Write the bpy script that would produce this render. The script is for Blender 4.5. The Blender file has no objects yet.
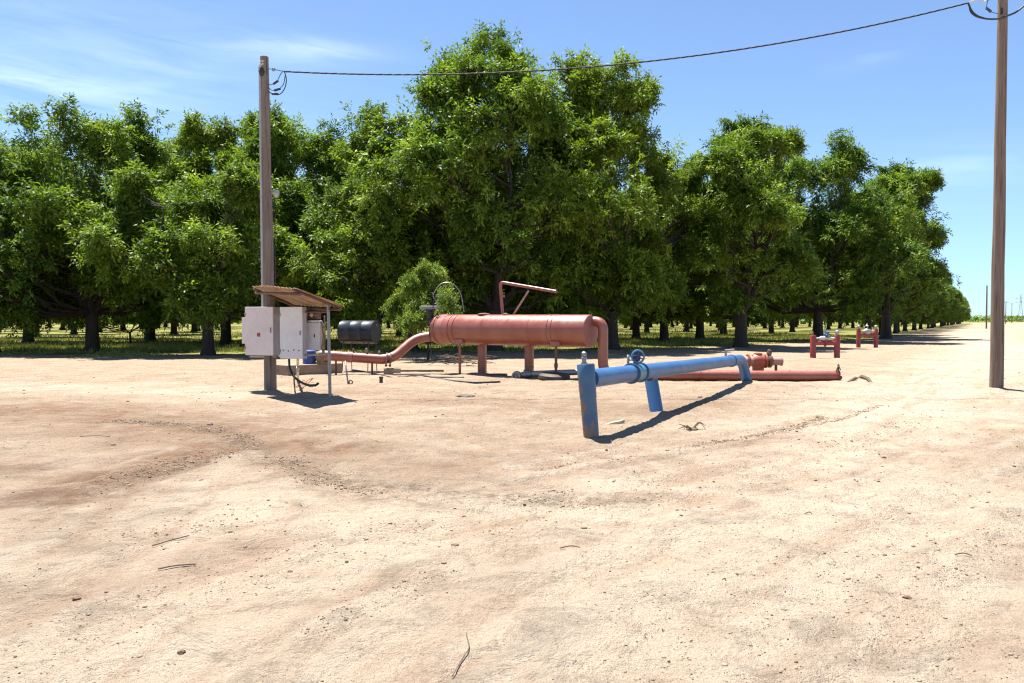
import bpy, bmesh, math, random
import numpy as np
from mathutils import Vector, Matrix

R = math.radians
SC = bpy.context.scene
COL = SC.collection

# ------------------------------------------------------------------ camera, sky, sun, exposure
CAM_H, FPX, HOR = 1.65, 796.0, 320.0
PITCH = math.atan((341.5 - HOR) / FPX)
cd = bpy.data.cameras.new('camera')
cam = bpy.data.objects.new('camera', cd)
COL.objects.link(cam)
cd.sensor_width = 36.0
cd.lens = FPX / 1024 * 36.0
cd.clip_start, cd.clip_end = 0.1, 9000
cam.location = (0, 0, CAM_H)
cam.rotation_euler = (math.pi / 2 - PITCH, 0, 0)
SC.camera = cam

SUN_EL, SUN_AZ = R(72), math.atan2(-0.62, 0.785)       # azimuth from +Y, clockwise
SDIR = Vector((math.sin(SUN_AZ) * math.cos(SUN_EL), math.cos(SUN_AZ) * math.cos(SUN_EL), math.sin(SUN_EL)))
sl = bpy.data.lights.new('sun', 'SUN')
sl.energy, sl.angle, sl.color = 4.8, R(0.53), (1.0, 0.955, 0.89)
sun = bpy.data.objects.new('sun', sl)
COL.objects.link(sun)
sun.location = SDIR * 60
sun.rotation_euler = SDIR.to_track_quat('Z', 'Y').to_euler()

w = bpy.data.worlds.new('World')
SC.world = w
w.use_nodes = True
nt = w.node_tree
nt.nodes.clear()
def N(tree, typ, **kw):
    n = tree.nodes.new(typ)
    for k, v in kw.items():
        setattr(n, k, v)
    return n
wo = N(nt, 'ShaderNodeOutputWorld')
bg = N(nt, 'ShaderNodeBackground')
sky = N(nt, 'ShaderNodeTexSky')
sky.sky_type = 'NISHITA'
sky.sun_disc = False
sky.sun_elevation, sky.sun_rotation = SUN_EL, SUN_AZ
sky.altitude, sky.air_density, sky.dust_density, sky.ozone_density = 1600, 1.0, 0.0, 3.0
bg.inputs['Strength'].default_value = 0.072

def mth(tree, op, a, b=None, clamp=False):
    n = N(tree, 'ShaderNodeMath', operation=op, use_clamp=clamp)
    for i, v in enumerate((a, b)):
        if v is None: continue
        if isinstance(v, (int, float)): n.inputs[i].default_value = v
        else: tree.links.new(v, n.inputs[i])
    return n.outputs[0]

tc = N(nt, 'ShaderNodeTexCoord')
sp = N(nt, 'ShaderNodeSeparateXYZ')
nt.links.new(tc.outputs['Generated'], sp.inputs[0])
az = mth(nt, 'MULTIPLY', mth(nt, 'ARCTAN2', sp.outputs[0], sp.outputs[1]), 57.2958)
el = mth(nt, 'MULTIPLY', mth(nt, 'ARCSINE', sp.outputs[2]), 57.2958)
cb = N(nt, 'ShaderNodeCombineXYZ')
nt.links.new(mth(nt, 'MULTIPLY', az, 0.11), cb.inputs[0])
nt.links.new(mth(nt, 'MULTIPLY', mth(nt, 'ADD', el, mth(nt, 'MULTIPLY', az, 0.04)), 0.75), cb.inputs[1])
nz = N(nt, 'ShaderNodeTexNoise')
nz.inputs['Scale'].default_value = 1.0
nz.inputs['Detail'].default_value = 7
nz.inputs['Roughness'].default_value = 0.58
nz.inputs['Distortion'].default_value = 0.6
nt.links.new(cb.outputs[0], nz.inputs['Vector'])
def streak(az0, waz, el0, wel, tilt, amp):
    da = mth(nt, 'SUBTRACT', az, az0)
    u = mth(nt, 'DIVIDE', da, waz)
    v = mth(nt, 'DIVIDE', mth(nt, 'SUBTRACT', mth(nt, 'SUBTRACT', el, el0), mth(nt, 'MULTIPLY', da, tilt)), wel)
    q = mth(nt, 'ADD', mth(nt, 'MULTIPLY', u, u), mth(nt, 'MULTIPLY', v, v))
    g = mth(nt, 'EXPONENT', mth(nt, 'MULTIPLY', q, -1.0))
    return mth(nt, 'MULTIPLY', g, amp)
tot = None
for a in ((-15.5, 5.2, 18.0, 0.75, 0.01, 1.1), (-31, 6.5, 14.2, 1.0, -0.02, 1.25), (-27, 11, 16.0, 4.0, 0.0, 0.55),
          (-8, 30, 8.0, 3.2, 0.0, 0.5), (23.5, 2.2, 16.5, 0.5, 0.12, 0.45), (29, 5, 9.5, 1.2, 0.06, 0.4), (-12, 6, 22.4, .6, 0.02, .5)):
    s = streak(*a)
    tot = s if tot is None else mth(nt, 'ADD', tot, s)
nm = mth(nt, 'MULTIPLY', mth(nt, 'SUBTRACT', nz.outputs[0], 0.30), 2.6, clamp=True)
cm = mth(nt, 'MULTIPLY', mth(nt, 'MULTIPLY', tot, nm), 1.6)
cc = N(nt, 'ShaderNodeCombineXYZ')
for i, k in enumerate((1.0, 0.96, 0.93)):
    nt.links.new(mth(nt, 'MULTIPLY', cm, k), cc.inputs[i])
va = N(nt, 'ShaderNodeVectorMath', operation='ADD')
hz_ = mth(nt, 'EXPONENT', mth(nt, 'MULTIPLY', mth(nt, 'ABSOLUTE', el), -1 / 8.0))
hm = N(nt, 'ShaderNodeMix', data_type='RGBA', blend_type='MULTIPLY')
nt.links.new(hz_, hm.inputs[0]); nt.links.new(sky.outputs[0], hm.inputs[6]); hm.inputs[7].default_value = (.47, .65, .85, 1)
nt.links.new(hm.outputs[2], va.inputs[0])
nt.links.new(cc.outputs[0], va.inputs[1])
nt.links.new(va.outputs[0], bg.inputs['Color'])
nt.links.new(bg.outputs[0], wo.inputs['Surface'])

vs = SC.view_settings
vs.view_transform, vs.look, vs.gamma = 'Standard', 'None', 1.0
vs.exposure = 1.53
vs.use_curve_mapping = False
SC.cycles.use_denoising = True
SC.cycles.denoising_input_passes = 'RGB_ALBEDO_NORMAL'
SC.cycles.denoising_prefilter = 'NONE'
SC.cycles.filter_width = 1.25
SC.cycles.max_bounces = 8
SC.cycles.transmission_bounces = 6

# ------------------------------------------------------------------ helpers
def at(px, py, Y):
    """world point seen at a pixel of the photograph, at distance Y along the ground axis"""
    a, b = (px - 512) / FPX, (341.5 - py) / FPX
    c, s = math.cos(PITCH), math.sin(PITCH)
    dy, dz = c + b * s, -s + b * c
    k = Y / dy
    return Vector((a * k, Y, CAM_H + dz * k))

def gnd(px, py):
    a, b = (px - 512) / FPX, (341.5 - py) / FPX
    c, s = math.cos(PITCH), math.sin(PITCH)
    dy, dz = c + b * s, -s + b * c
    k = -CAM_H / dz
    return Vector((a * k, dy * k, 0))

_TAB = np.random.default_rng(2024).random((509, 521))
def _h(ix, iy, seed):
    return _TAB[(ix.astype(np.int64) + seed * 37) % 509, (iy.astype(np.int64) + seed * 101) % 521]
def vnoise(x, y, seed=0):
    x0, y0 = np.floor(x), np.floor(y)
    fx, fy = x - x0, y - y0
    fx, fy = fx * fx * (3 - 2 * fx), fy * fy * (3 - 2 * fy)
    a, b = _h(x0, y0, seed), _h(x0 + 1, y0, seed)
    c, d = _h(x0, y0 + 1, seed), _h(x0 + 1, y0 + 1, seed)
    return (a * (1 - fx) + b * fx) * (1 - fy) + (c * (1 - fx) + d * fx) * fy
def fbm(x, y, seed=0, o=4):
    t, a, n = 0, 1.0, 0
    for i in range(o):
        t = t + a * vnoise(x * 2 ** i + 17.3 * i, y * 2 ** i - 9.1 * i, seed + i)
        n += a
        a *= 0.5
    return t / n

def origin(o):
    v = Vector((0, 0, 0))
    while o:
        v = v + o.location
        o = o.parent
    return v

def tag(o, label=None, cat=None, group=None, kind=None):
    if label: o['label'] = label
    if cat: o['category'] = cat
    if group: o['group'] = group
    if kind: o['kind'] = kind
    return o

def thing(name, label, cat, loc=(0, 0, 0), group=None):
    o = bpy.data.objects.new(name, None)
    o.empty_display_size = 0.2
    COL.objects.link(o)
    o.location = loc
    return tag(o, label, cat, group)

def np_mesh(name, V, F, mats, parent=None, smooth=False, attrs=None, mat_idx=None):
    me = bpy.data.meshes.new(name)
    V = np.asarray(V, np.float32)
    if parent is not None:
        V = V - np.array(origin(parent), np.float32)
    F = np.asarray(F, np.int32)
    k = F.shape[1]
    me.vertices.add(len(V)); me.vertices.foreach_set('co', V.ravel())
    me.loops.add(F.size); me.loops.foreach_set('vertex_index', F.ravel())
    me.polygons.add(len(F))
    me.polygons.foreach_set('loop_start', np.arange(0, F.size, k, dtype=np.int32))
    if smooth: me.polygons.foreach_set('use_smooth', np.ones(len(F), bool))
    for m in (mats if isinstance(mats, (list, tuple)) else [mats]): me.materials.append(m)
    if mat_idx is not None: me.polygons.foreach_set('material_index', np.asarray(mat_idx, np.int32))
    for an, av in (attrs or {}).items():
        a = me.attributes.new(an, 'FLOAT', 'POINT')
        a.data.foreach_set('value', np.asarray(av, np.float32))
    me.update(calc_edges=True)
    me.validate()
    o = bpy.data.objects.new(name, me)
    COL.objects.link(o)
    if parent is not None: o.parent = parent
    return o

def frame_of(d):
    d = Vector(d).normalized()
    up = Vector((0, 0, 1)) if abs(d.z) < 0.95 else Vector((0, 1, 0))
    x = d.cross(up).normalized()
    return x, x.cross(d).normalized()

def fillet(pts, r, n=7):
    pts = [Vector(p) for p in pts]
    out = [pts[0]]
    for i in range(1, len(pts) - 1):
        p, a, b = pts[i], pts[i - 1], pts[i + 1]
        u, v = (a - p), (b - p)
        k = min(r, u.length * 0.49, v.length * 0.49)
        s, e = p + u.normalized() * k, p + v.normalized() * k
        for j in range(n + 1):
            t = j / n
            out.append((1 - t) ** 2 * s + 2 * t * (1 - t) * p + t * t * e)
    out.append(pts[-1])
    return out

class MB:
    """collects shapes in world coordinates; build() links them as ONE mesh object"""
    def __init__(s): s.bm = bmesh.new()
    def box(s, c, size, rz=0, bev=0.0, rot=None):
        M = Matrix.Translation(Vector(c)) @ (rot.to_4x4() if rot is not None else Matrix.Rotation(rz, 4, 'Z')) @ Matrix.Diagonal((*size, 1))
        g = bmesh.ops.create_cube(s.bm, size=1, matrix=M)
        if bev:
            ed = list({e for v in g['verts'] for e in v.link_edges})
            bmesh.ops.bevel(s.bm, geom=ed, offset=bev, segments=2, profile=0.5, affect='EDGES')
        return s
    def tube(s, pts, r, n=20, cap=True):
        pts = [Vector(p) for p in pts]
        rr = r if isinstance(r, (list, tuple)) else [r] * len(pts)
        rings = []
        xa = None
        for i, p in enumerate(pts):
            d = (pts[min(i + 1, len(pts) - 1)] - pts[max(i - 1, 0)]).normalized()
            if xa is None: xa, ya = frame_of(d)
            else:
                xa = (xa - d * xa.dot(d)).normalized()
                ya = xa.cross(d).normalized()
            rings.append([s.bm.verts.new(p + (xa * math.cos(2 * math.pi * k / n) + ya * math.sin(2 * math.pi * k / n)) * rr[i]) for k in range(n)])
        for a, b in zip(rings, rings[1:]):
            for k in range(n):
                f = s.bm.faces.new((a[k], a[(k + 1) % n], b[(k + 1) % n], b[k]))
                f.smooth = True
        if cap:
            for rg, p in ((rings[0], pts[0]), (rings[-1], pts[-1])):
                s.bm.faces.new(rg)
        return s
    def cyl(s, a, b, r, r2=None, n=20, bev=0.0):
        a, b = Vector(a), Vector(b)
        r2 = r if r2 is None else r2
        if bev:
            d = (b - a).normalized()
            return s.lathe(a, d, [(0, 0.001), (0, r - bev), (bev * .3, r - bev * .3), (bev, r), ((b - a).length - bev, r2), ((b - a).length - bev * .3, r2 - bev * .3), ((b - a).length, r2 - bev), ((b - a).length, 0.001)], n)
        return s.tube([a, b], [r, r2], n)
    def lathe(s, o, axis, prof, n=24):
        """prof: list of (distance along axis, radius)"""
        o, d = Vector(o), Vector(axis).normalized()
        x, y = frame_of(d)
        rings = [[s.bm.verts.new(o + d * h + (x * math.cos(2 * math.pi * k / n) + y * math.sin(2 * math.pi * k / n)) * max(r, 0.0005)) for k in range(n)] for h, r in prof]
        for a, b in zip(rings, rings[1:]):
            for k in range(n):
                s.bm.faces.new((a[k], a[(k + 1) % n], b[(k + 1) % n], b[k])).smooth = True
        s.bm.faces.new(rings[0]); s.bm.faces.new(rings[-1])
        return s
    def torus(s, c, axis, r, t, n=28, m=8):
        x, y = frame_of(axis)
        d = Vector(axis).normalized()
        c = Vector(c)
        rings = []
        for k in range(n):
            a = 2 * math.pi * k / n
            u = x * math.cos(a) + y * math.sin(a)
            rings.append([s.bm.verts.new(c + u * (r + t * math.cos(2 * math.pi * j / m)) + d * t * math.sin(2 * math.pi * j / m)) for j in range(m)])
        for k in range(n):
            a, b = rings[k], rings[(k + 1) % n]
            for j in range(m):
                s.bm.faces.new((a[j], a[(j + 1) % m], b[(j + 1) % m], b[j])).smooth = True
        return s
    def quadgrid(s, rows):
        vs_ = [[s.bm.verts.new(Vector(p)) for p in row] for row in rows]
        for a, b in zip(vs_, vs_[1:]):
            for k in range(len(a) - 1):
                s.bm.faces.new((a[k], a[k + 1], b[k + 1], b[k]))
        return s
    def build(s, name, mat, parent=None, label=None, solid=0.0):
        o_ = origin(parent) if parent is not None else Vector((0, 0, 0))
        bmesh.ops.translate(s.bm, verts=s.bm.verts, vec=-o_)
        bmesh.ops.recalc_face_normals(s.bm, faces=s.bm.faces)
        if solid: bmesh.ops.solidify(s.bm, geom=list(s.bm.faces), thickness=solid)
        me = bpy.data.meshes.new(name)
        for e in s.bm.edges:
            if len(e.link_faces) == 2 and e.calc_face_angle(0) > R(38): e.smooth = False
        s.bm.to_mesh(me); s.bm.free()
        me.materials.append(mat)
        o = bpy.data.objects.new(name, me)
        COL.objects.link(o)
        if parent is not None: o.parent = parent
        if label: o['label'] = label
        return o

def single(mb, name, mat, label, cat, loc, group=None):
    """a thing that is one mesh, with its origin at its base"""
    e = bpy.data.objects.new('tmp', None); e.location = loc
    o = mb.build(name, mat, e)
    o.parent = None
    o.location = loc
    bpy.data.objects.remove(e)
    return tag(o, label, cat, group)

# ------------------------------------------------------------------ materials
def newmat(name):
    m = bpy.data.materials.new(name)
    m.use_nodes = True
    t = m.node_tree
    b = t.nodes['Principled BSDF']
    return m, t, b
def objco(t, scale=(1, 1, 1)):
    c = N(t, 'ShaderNodeTexCoord')
    mp = N(t, 'ShaderNodeMapping')
    mp.inputs['Scale'].default_value = scale
    t.links.new(c.outputs['Object'], mp.inputs['Vector'])
    return mp.outputs[0]
def noise(t, vec, scale, detail=4, rough=0.55, dist=0.0):
    n = N(t, 'ShaderNodeTexNoise')
    n.inputs['Scale'].default_value = scale
    n.inputs['Detail'].default_value = detail
    n.inputs['Roughness'].default_value = rough
    n.inputs['Distortion'].default_value = dist
    if vec is not None: t.links.new(vec, n.inputs['Vector'])
    return n.outputs[0]
def ramp(t, fac, stops):
    n = N(t, 'ShaderNodeValToRGB')
    e = n.color_ramp.elements
    while len(e) < len(stops): e.new(0.5)
    for i, (p, c) in enumerate(stops):
        e[i].position = p
        e[i].color = (*c, 1) if len(c) == 3 else c
    t.links.new(fac, n.inputs[0])
    return n.outputs[0]
def mixc(t, fac, a, b, mode='MIX'):
    n = N(t, 'ShaderNodeMix', data_type='RGBA', blend_type=mode)
    for sock, v in ((n.inputs[0], fac), (n.inputs[6], a), (n.inputs[7], b)):
        if isinstance(v, (int, float)): sock.default_value = v
        elif isinstance(v, tuple): sock.default_value = (*v, 1)
        else: t.links.new(v, sock)
    return n.outputs[2]
def step(t, v, lo, hi):
    n = N(t, 'ShaderNodeMapRange')
    n.inputs['From Min'].default_value = lo
    n.inputs['From Max'].default_value = hi
    t.links.new(v, n.inputs['Value'])
    return n.outputs[0]
def bump(t, b, h, strength, dist):
    n = N(t, 'ShaderNodeBump')
    n.inputs['Strength'].default_value = strength
    n.inputs['Distance'].default_value = dist
    t.links.new(h, n.inputs['Height'])
    t.links.new(n.outputs[0], b.inputs['Normal'])
    return n

def paint(name, col, faded, chip=None, rough=0.5, metal=0.0, sc=3.0, chip_lo=0.66, dust=(.30, .22, .15), dust_amt=0.35, spec=.5, k=.76):
    """weathered paint: faded patches, dust film, worn-through chips"""
    m, t, b = newmat(name)
    v = objco(t)
    col, faded, dust = (tuple(q * k for q in u) for u in (col, faded, dust))
    chip = tuple(q * k for q in chip) if chip else None
    c = mixc(t, step(t, noise(t, v, sc, 5), 0.35, 0.7), col, faded)
    c = mixc(t, mth(t, 'MULTIPLY', step(t, noise(t, v, sc * 2.6, 6, 0.65), 0.48, 0.75), dust_amt), c, dust)
    if chip:
        k = step(t, noise(t, v, sc * 4.2, 8, 0.68), chip_lo, chip_lo + 0.03)
        c = mixc(t, k, c, chip)
    t.links.new(c, b.inputs['Base Color'])
    rr = step(t, noise(t, v, sc * 5, 4), 0.2, 0.8)
    t.links.new(mth(t, 'ADD', mth(t, 'MULTIPLY', rr, 0.22), rough - 0.1), b.inputs['Roughness'])
    b.inputs['Metallic'].default_value = metal
    b.inputs['Specular IOR Level'].default_value = spec
    bump(t, b, noise(t, v, sc * 14, 4), 0.12, 0.01)
    return m

RED = paint('red_oxide_paint', (.285, .052, .022), (.37, .115, .068), (.12, .04, .022), 0.40, sc=1.6, chip_lo=.73, dust_amt=.18, spec=.8)
REDCAP = paint('faded_red_paint', (.38, .125, .095), (.42, .17, .14), None, 0.55, sc=2.2)
BRICKRED = paint('bright_red_paint', (.34, .034, .034), (.38, .075, .065), (.2, .05, .03), 0.5, sc=2)
ORANGE = paint('orange_red_paint', (.34, .075, .035), (.40, .115, .065), (.2, .06, .03), 0.5)
PINK = paint('pale_pink_pipe', (.48, .27, .21), (.54, .34, .28), None, 0.55)
BLUE = paint('blue_pipe_paint', (.036, .140, .345), (.060, .180, .385), (.14, .19, .25), 0.42, sc=2.0, chip_lo=.75, dust_amt=.10, spec=.45)
DKBLUE = paint('navy_paint', (.012, .028, .12), (.03, .05, .2), None, 0.4)
DKBLUE2 = paint('dark_blue_flange', (.018, .075, .19), (.03, .11, .25), None, 0.4)
MOTORBLUE = paint('motor_blue', (.02, .09, .36), (.04, .12, .42), (.1, .08, .07), 0.45)
CLAMP = paint('turquoise_coupling', (.04, .20, .36), (.09, .29, .42), (.1, .12, .2), 0.4)
STEEL = paint('grey_steel', (.28, .28, .29), (.36, .36, .36), (.14, .1, .07), 0.42, 0.6, sc=6)
GALV = paint('galvanised_pipe', (.44, .42, .40), (.54, .52, .49), (.22, .14, .1), 0.4, 0.45, sc=5)
BRASSY = paint('brown_valve_metal', (.16, .10, .06), (.24, .15, .09), (.08, .05, .03), 0.45, 0.4, sc=8)
BLACK = paint('black_rubber', (.012, .012, .014), (.03, .03, .032), None, 0.55, dust_amt=.1)
CABLE = paint('cable_sheath', (.006, .006, .008), (.012, .012, .014), None, .7, dust_amt=0)
DRUM = paint('black_blue_drum', (.006, .011, .018), (.012, .020, .028), (.05, .04, .03), 0.42, sc=3, chip_lo=.74, dust_amt=.06, spec=.35)
RUST = paint('rusty_iron', (.13, .06, .035), (.20, .10, .06), (.06, .03, .02), 0.7, sc=8)
DARKIRON = paint('dark_iron_disc', (.045, .03, .022), (.085, .055, .04), (.02, .016, .012), 0.65, sc=8)
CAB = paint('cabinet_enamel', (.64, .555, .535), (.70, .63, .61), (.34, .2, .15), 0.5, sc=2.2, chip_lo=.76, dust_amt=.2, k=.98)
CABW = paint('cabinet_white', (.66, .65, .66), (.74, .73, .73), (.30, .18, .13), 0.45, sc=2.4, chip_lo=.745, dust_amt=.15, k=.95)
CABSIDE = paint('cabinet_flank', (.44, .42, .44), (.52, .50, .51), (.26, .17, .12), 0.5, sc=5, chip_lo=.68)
REDMARK = paint('red_sticker', (.40, .04, .03), (.44, .06, .05), None, 0.5)
WHITE = paint('white_pvc', (.64, .62, .58), (.72, .70, .67), None, 0.45)
TANPIPE = paint('tan_casting', (.22, .15, .07), (.28, .20, .11), (.2, .1, .05), 0.55, sc=6)
WIRE = paint('orange_wire', (.45, .13, .06), (.5, .2, .12), None, 0.5)
PLANK = paint('dry_timber', (.40, .33, .23), (.5, .42, .31), (.22, .15, .09), 0.8, sc=9)

def wood_pole(name, a, b_, c_):
    m, t, b = newmat(name)
    v = objco(t, (11, 11, 0.55))
    n1 = noise(t, v, 2.2, 7, 0.62, 0.3)
    col = ramp(t, n1, [(0.28, a), (0.5, b_), (0.75, c_)])
    v2 = objco(t)
    kn = step(t, noise(t, objco(t, (7, 7, 2.2)), 1.3, 2), 0.74, 0.80)
    col = mixc(t, kn, col, tuple(x * 0.35 for x in a))
    cr = step(t, noise(t, objco(t, (26, 26, 0.35)), 1.6, 3), 0.60, 0.66)
    col = mixc(t, cr, col, tuple(x * 0.4 for x in a))
    t.links.new(col, b.inputs['Base Color'])
    b.inputs['Roughness'].default_value = 0.85
    bump(t, b, n1, 0.5, 0.02)
    return m
POLE = wood_pole('weathered_pole_wood', (0.104, 0.076, 0.060), (0.178, 0.140, 0.116), (0.236, 0.198, 0.166))
POLE2 = wood_pole('brown_pole_wood', (0.116, 0.078, 0.059), (0.186, 0.132, 0.100), (0.248, 0.189, 0.149))
BARK = wood_pole('tree_bark', (.022, .017, .013), (.042, .032, .025), (.072, .056, .043))

def roofmat():
    m, t, b = newmat('rusty_corrugated_iron')
    v = objco(t)
    n1 = noise(t, v, 2.4, 6, 0.65)
    col = ramp(t, n1, [(0.3, (.15, .07, .04)), (0.5, (.36, .24, .15)), (0.68, (.50, .39, .28))])
    t.links.new(col, b.inputs['Base Color'])
    b.inputs['Roughness'].default_value = 0.7
    b.inputs['Metallic'].default_value = 0.1
    return m
ROOF = roofmat()
def concrete():
    m, t, b = newmat('stained_concrete')
    v = objco(t)
    col = ramp(t, noise(t, v, 3.5, 7, 0.65), [(0.3, (.17, .115, .075)), (0.55, (.27, .20, .14)), (0.75, (.36, .29, .22))])
    t.links.new(col, b.inputs['Base Color'])
    b.inputs['Roughness'].default_value = 0.9
    bump(t, b, noise(t, v, 40, 4), 0.4, 0.01)
    return m
CONC = concrete()

def peeling_blue():
    """blue post: paint worn off to bare metal and rust towards the foot, stained with mud"""
    m, t, b = newmat('peeling_blue_paint')
    v = objco(t)
    s = N(t, 'ShaderNodeSeparateXYZ'); t.links.new(v, s.inputs[0])
    z = s.outputs[2]
    col = mixc(t, step(t, noise(t, v, 4, 5), .35, .7), (.034, .098, .195), (.055, .132, .235))
    n = noise(t, objco(t, (1.6, 1.6, .8)), 5.0, 7, .62, .4)
    side = mth(t, 'MULTIPLY', s.outputs[0], -1.3)
    worn = mth(t, 'ADD', mth(t, 'ADD', n, side), mth(t, 'MULTIPLY', mth(t, 'SUBTRACT', 0.5, z), 0.42))
    grey = step(t, worn, .62, .65)
    col = mixc(t, grey, col, (.15, .12, .10))
    col = mixc(t, step(t, worn, .73, .76), col, (.20, .10, .06))
    col = mixc(t, step(t, mth(t, 'ADD', n, mth(t, 'MULTIPLY', mth(t, 'SUBTRACT', 0.16, z), 2.0)), .74, .78), col, (.10, .055, .035))
    t.links.new(col, b.inputs['Base Color'])
    b.inputs['Roughness'].default_value = 0.5
    bump(t, b, worn, .3, .01)
    return m
PEEL = peeling_blue()

def attr(t, name):
    a = N(t, 'ShaderNodeAttribute', attribute_name=name)
    return a.outputs['Fac']

def ground_mat():
    m, t, b = newmat('sand_and_soil')
    v = objco(t)
    big = noise(t, v, 0.16, 5, .6)
    mid = noise(t, v, 0.9, 8, .68, .3)
    grain = noise(t, v, 42, 6, .8)
    clod = noise(t, objco(t, (1, .75, 1)), 7.5, 7, .74)
    fine = noise(t, v, 190, 3, .7)
    sand = ramp(t, mid, [(0.30, (.42, .305, .205)), (0.46, (.50, .392, .282)), (0.62, (.535, .432, .322)), (0.76, (.555, .465, .358))])
    sand = mixc(t, mth(t, 'MULTIPLY', step(t, big, .40, .66), .75), sand, (.56, .468, .358))
    yard = ramp(t, mid, [(0.30, (.29, .203, .134)), (0.5, (.355, .268, .186)), (0.72, (.41, .322, .232))])
    pm = step(t, mth(t, 'ADD', attr(t, 'pale'), mth(t, 'MULTIPLY', mth(t, 'SUBTRACT', noise(t, v, .35, 6, .65), .5), 1.3)), .15, .75)
    sand = mixc(t, pm, yard, sand)
    damp = attr(t, 'damp')
    dn = mth(t, 'MULTIPLY', mth(t, 'MULTIPLY', damp, 1.2), step(t, noise(t, v, 1.5, 8, .70, .5), .24, .60), clamp=True)
    sand = mixc(t, dn, sand, mixc(t, noise(t, v, 5, 6, .7), (.155, .085, .048), (.27, .165, .10)))
    stk = attr(t, 'streak')
    sand = mixc(t, mth(t, 'MULTIPLY', step(t, stk, -.04, -.45), .48), sand, mixc(t, noise(t, v, 4, 6, .7), (.27, .175, .11), (.40, .285, .20)))
    sand = mixc(t, mth(t, 'MULTIPLY', step(t, stk, .05, .5), .6), sand, (.48, .40, .305))
    grav = attr(t, 'gravel')
    gn = mth(t, 'MULTIPLY', mth(t, 'MULTIPLY', grav, 1.3), step(t, noise(t, v, 7, 8, .78), .40, .58), clamp=True)
    sand = mixc(t, mth(t, 'MULTIPLY', gn, 0.8), sand, (.135, .098, .068))
    crumb = noise(t, v, 16, 9, .82, .2)
    zone = step(t, noise(t, v, 1.9, 6, .72, .6), .46, .66)
    sand = mixc(t, mth(t, 'MULTIPLY', mth(t, 'MULTIPLY', step(t, crumb, .56, .61), zone), .50), sand, (.20, .135, .088))
    vo = N(t, 'ShaderNodeTexVoronoi'); vo.inputs['Scale'].default_value = 52
    t.links.new(v, vo.inputs['Vector'])
    spk = mth(t, 'MULTIPLY', mth(t, 'LESS_THAN', vo.outputs['Distance'], 0.24), mth(t, 'GREATER_THAN', noise(t, v, 3.1, 6, .75), .51))
    sand = mixc(t, mth(t, 'MULTIPLY', spk, 0.62), sand, mixc(t, noise(t, v, 24, 1), (.06, .042, .03), (.28, .23, .19)))
    sand = mixc(t, mth(t, 'MULTIPLY', step(t, clod, .54, .66), 0.36), sand, (.30, .205, .14))
    sand = mixc(t, mth(t, 'MULTIPLY', step(t, grain, .54, .64), 0.34), sand, (.24, .165, .11))
    sand = mixc(t, mth(t, 'MULTIPLY', step(t, fine, .52, .72), 0.25), sand, (.46, .39, .31))
    green = attr(t, 'green')
    gr = ramp(t, noise(t, v, .55, 7, .7), [(0.30, (.17, .125, .065)), (0.43, (.20, .18, .06)), (0.60, (.185, .205, .045)), (0.8, (.28, .255, .095))])
    gmask = step(t, mth(t, 'ADD', green, mth(t, 'MULTIPLY', mth(t, 'SUBTRACT', noise(t, v, .5, 8, .72), .5), 1.9)), .36, .64)
    col = mixc(t, gmask, sand, gr)
    t.links.new(col, b.inputs['Base Color'])
    b.inputs['Roughness'].default_value = 0.95
    b.inputs['Specular IOR Level'].default_value = 0.15
    h = mth(t, 'ADD', mth(t, 'MULTIPLY', clod, 1.0), mth(t, 'ADD', mth(t, 'MULTIPLY', grain, .25), mth(t, 'MULTIPLY', mth(t, 'MULTIPLY', crumb, zone), .7)))
    bump(t, b, h, 1.0, 0.105)
    return m
GROUND = ground_mat()

def leaf_mat(name, dark, lite, young):
    m, t, b = newmat(name)
    tint = attr(t, 'tint')
    oi = N(t, 'ShaderNodeObjectInfo')
    c = mixc(t, step(t, tint, .05, .75), dark, lite)
    c = mixc(t, step(t, tint, .70, 1.0), c, young)
    c = mixc(t, mth(t, 'MULTIPLY', oi.outputs['Random'], .35), c, tuple(x * y for x, y in zip(lite, (1.15, .95, .8))))
    t.links.new(c, b.inputs['Base Color'])
    b.inputs['Roughness'].default_value = 0.55
    b.inputs['Specular IOR Level'].default_value = 0.24
    tr = N(t, 'ShaderNodeBsdfTranslucent')
    t.links.new(mixc(t, 1.0, c, (1.6, 1.7, .6), 'MULTIPLY'), tr.inputs['Color'])
    mx = N(t, 'ShaderNodeMixShader')
    mx.inputs[0].default_value = 0.28
    t.links.new(b.outputs[0], mx.inputs[1]); t.links.new(tr.outputs[0], mx.inputs[2])
    t.links.new(mx.outputs[0], t.nodes['Material Output'].inputs['Surface'])
    return m
LEAF = leaf_mat('pecan_leaves', (.042, .090, .012), (.162, .248, .030), (.28, .35, .048))
LITLEAF = leaf_mat('sunlit_pale_leaves', (.08, .14, .018), (.18, .25, .035), (.29, .35, .055))  # leaf colour lightened to stand for sunlight on hanging foliage
def tint_mat(name, a, b_, c_, rough=.9):
    m, t, b = newmat(name)
    t.links.new(ramp(t, attr(t, 'tint'), [(0.0, a), (0.5, b_), (1.0, c_)]), b.inputs['Base Color'])
    b.inputs['Roughness'].default_value = rough
    b.inputs['Specular IOR Level'].default_value = .2
    return m
GRASS = tint_mat('orchard_grass', (.17, .20, .032), (.30, .32, .07), (.46, .41, .18))
STONE = tint_mat('pebble_stone', (.09, .062, .045), (.24, .17, .116), (.34, .27, .20))
CRUMBM = tint_mat('track_crumbs', (.10, .07, .048), (.20, .14, .095), (.32, .245, .175))
LITTER = tint_mat('dry_litter', (.04, .026, .017), (.10, .065, .04), (.24, .185, .12))
TWIG = paint('dead_twig', (.11, .07, .045), (.2, .14, .1), None, .9, sc=12)

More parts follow.
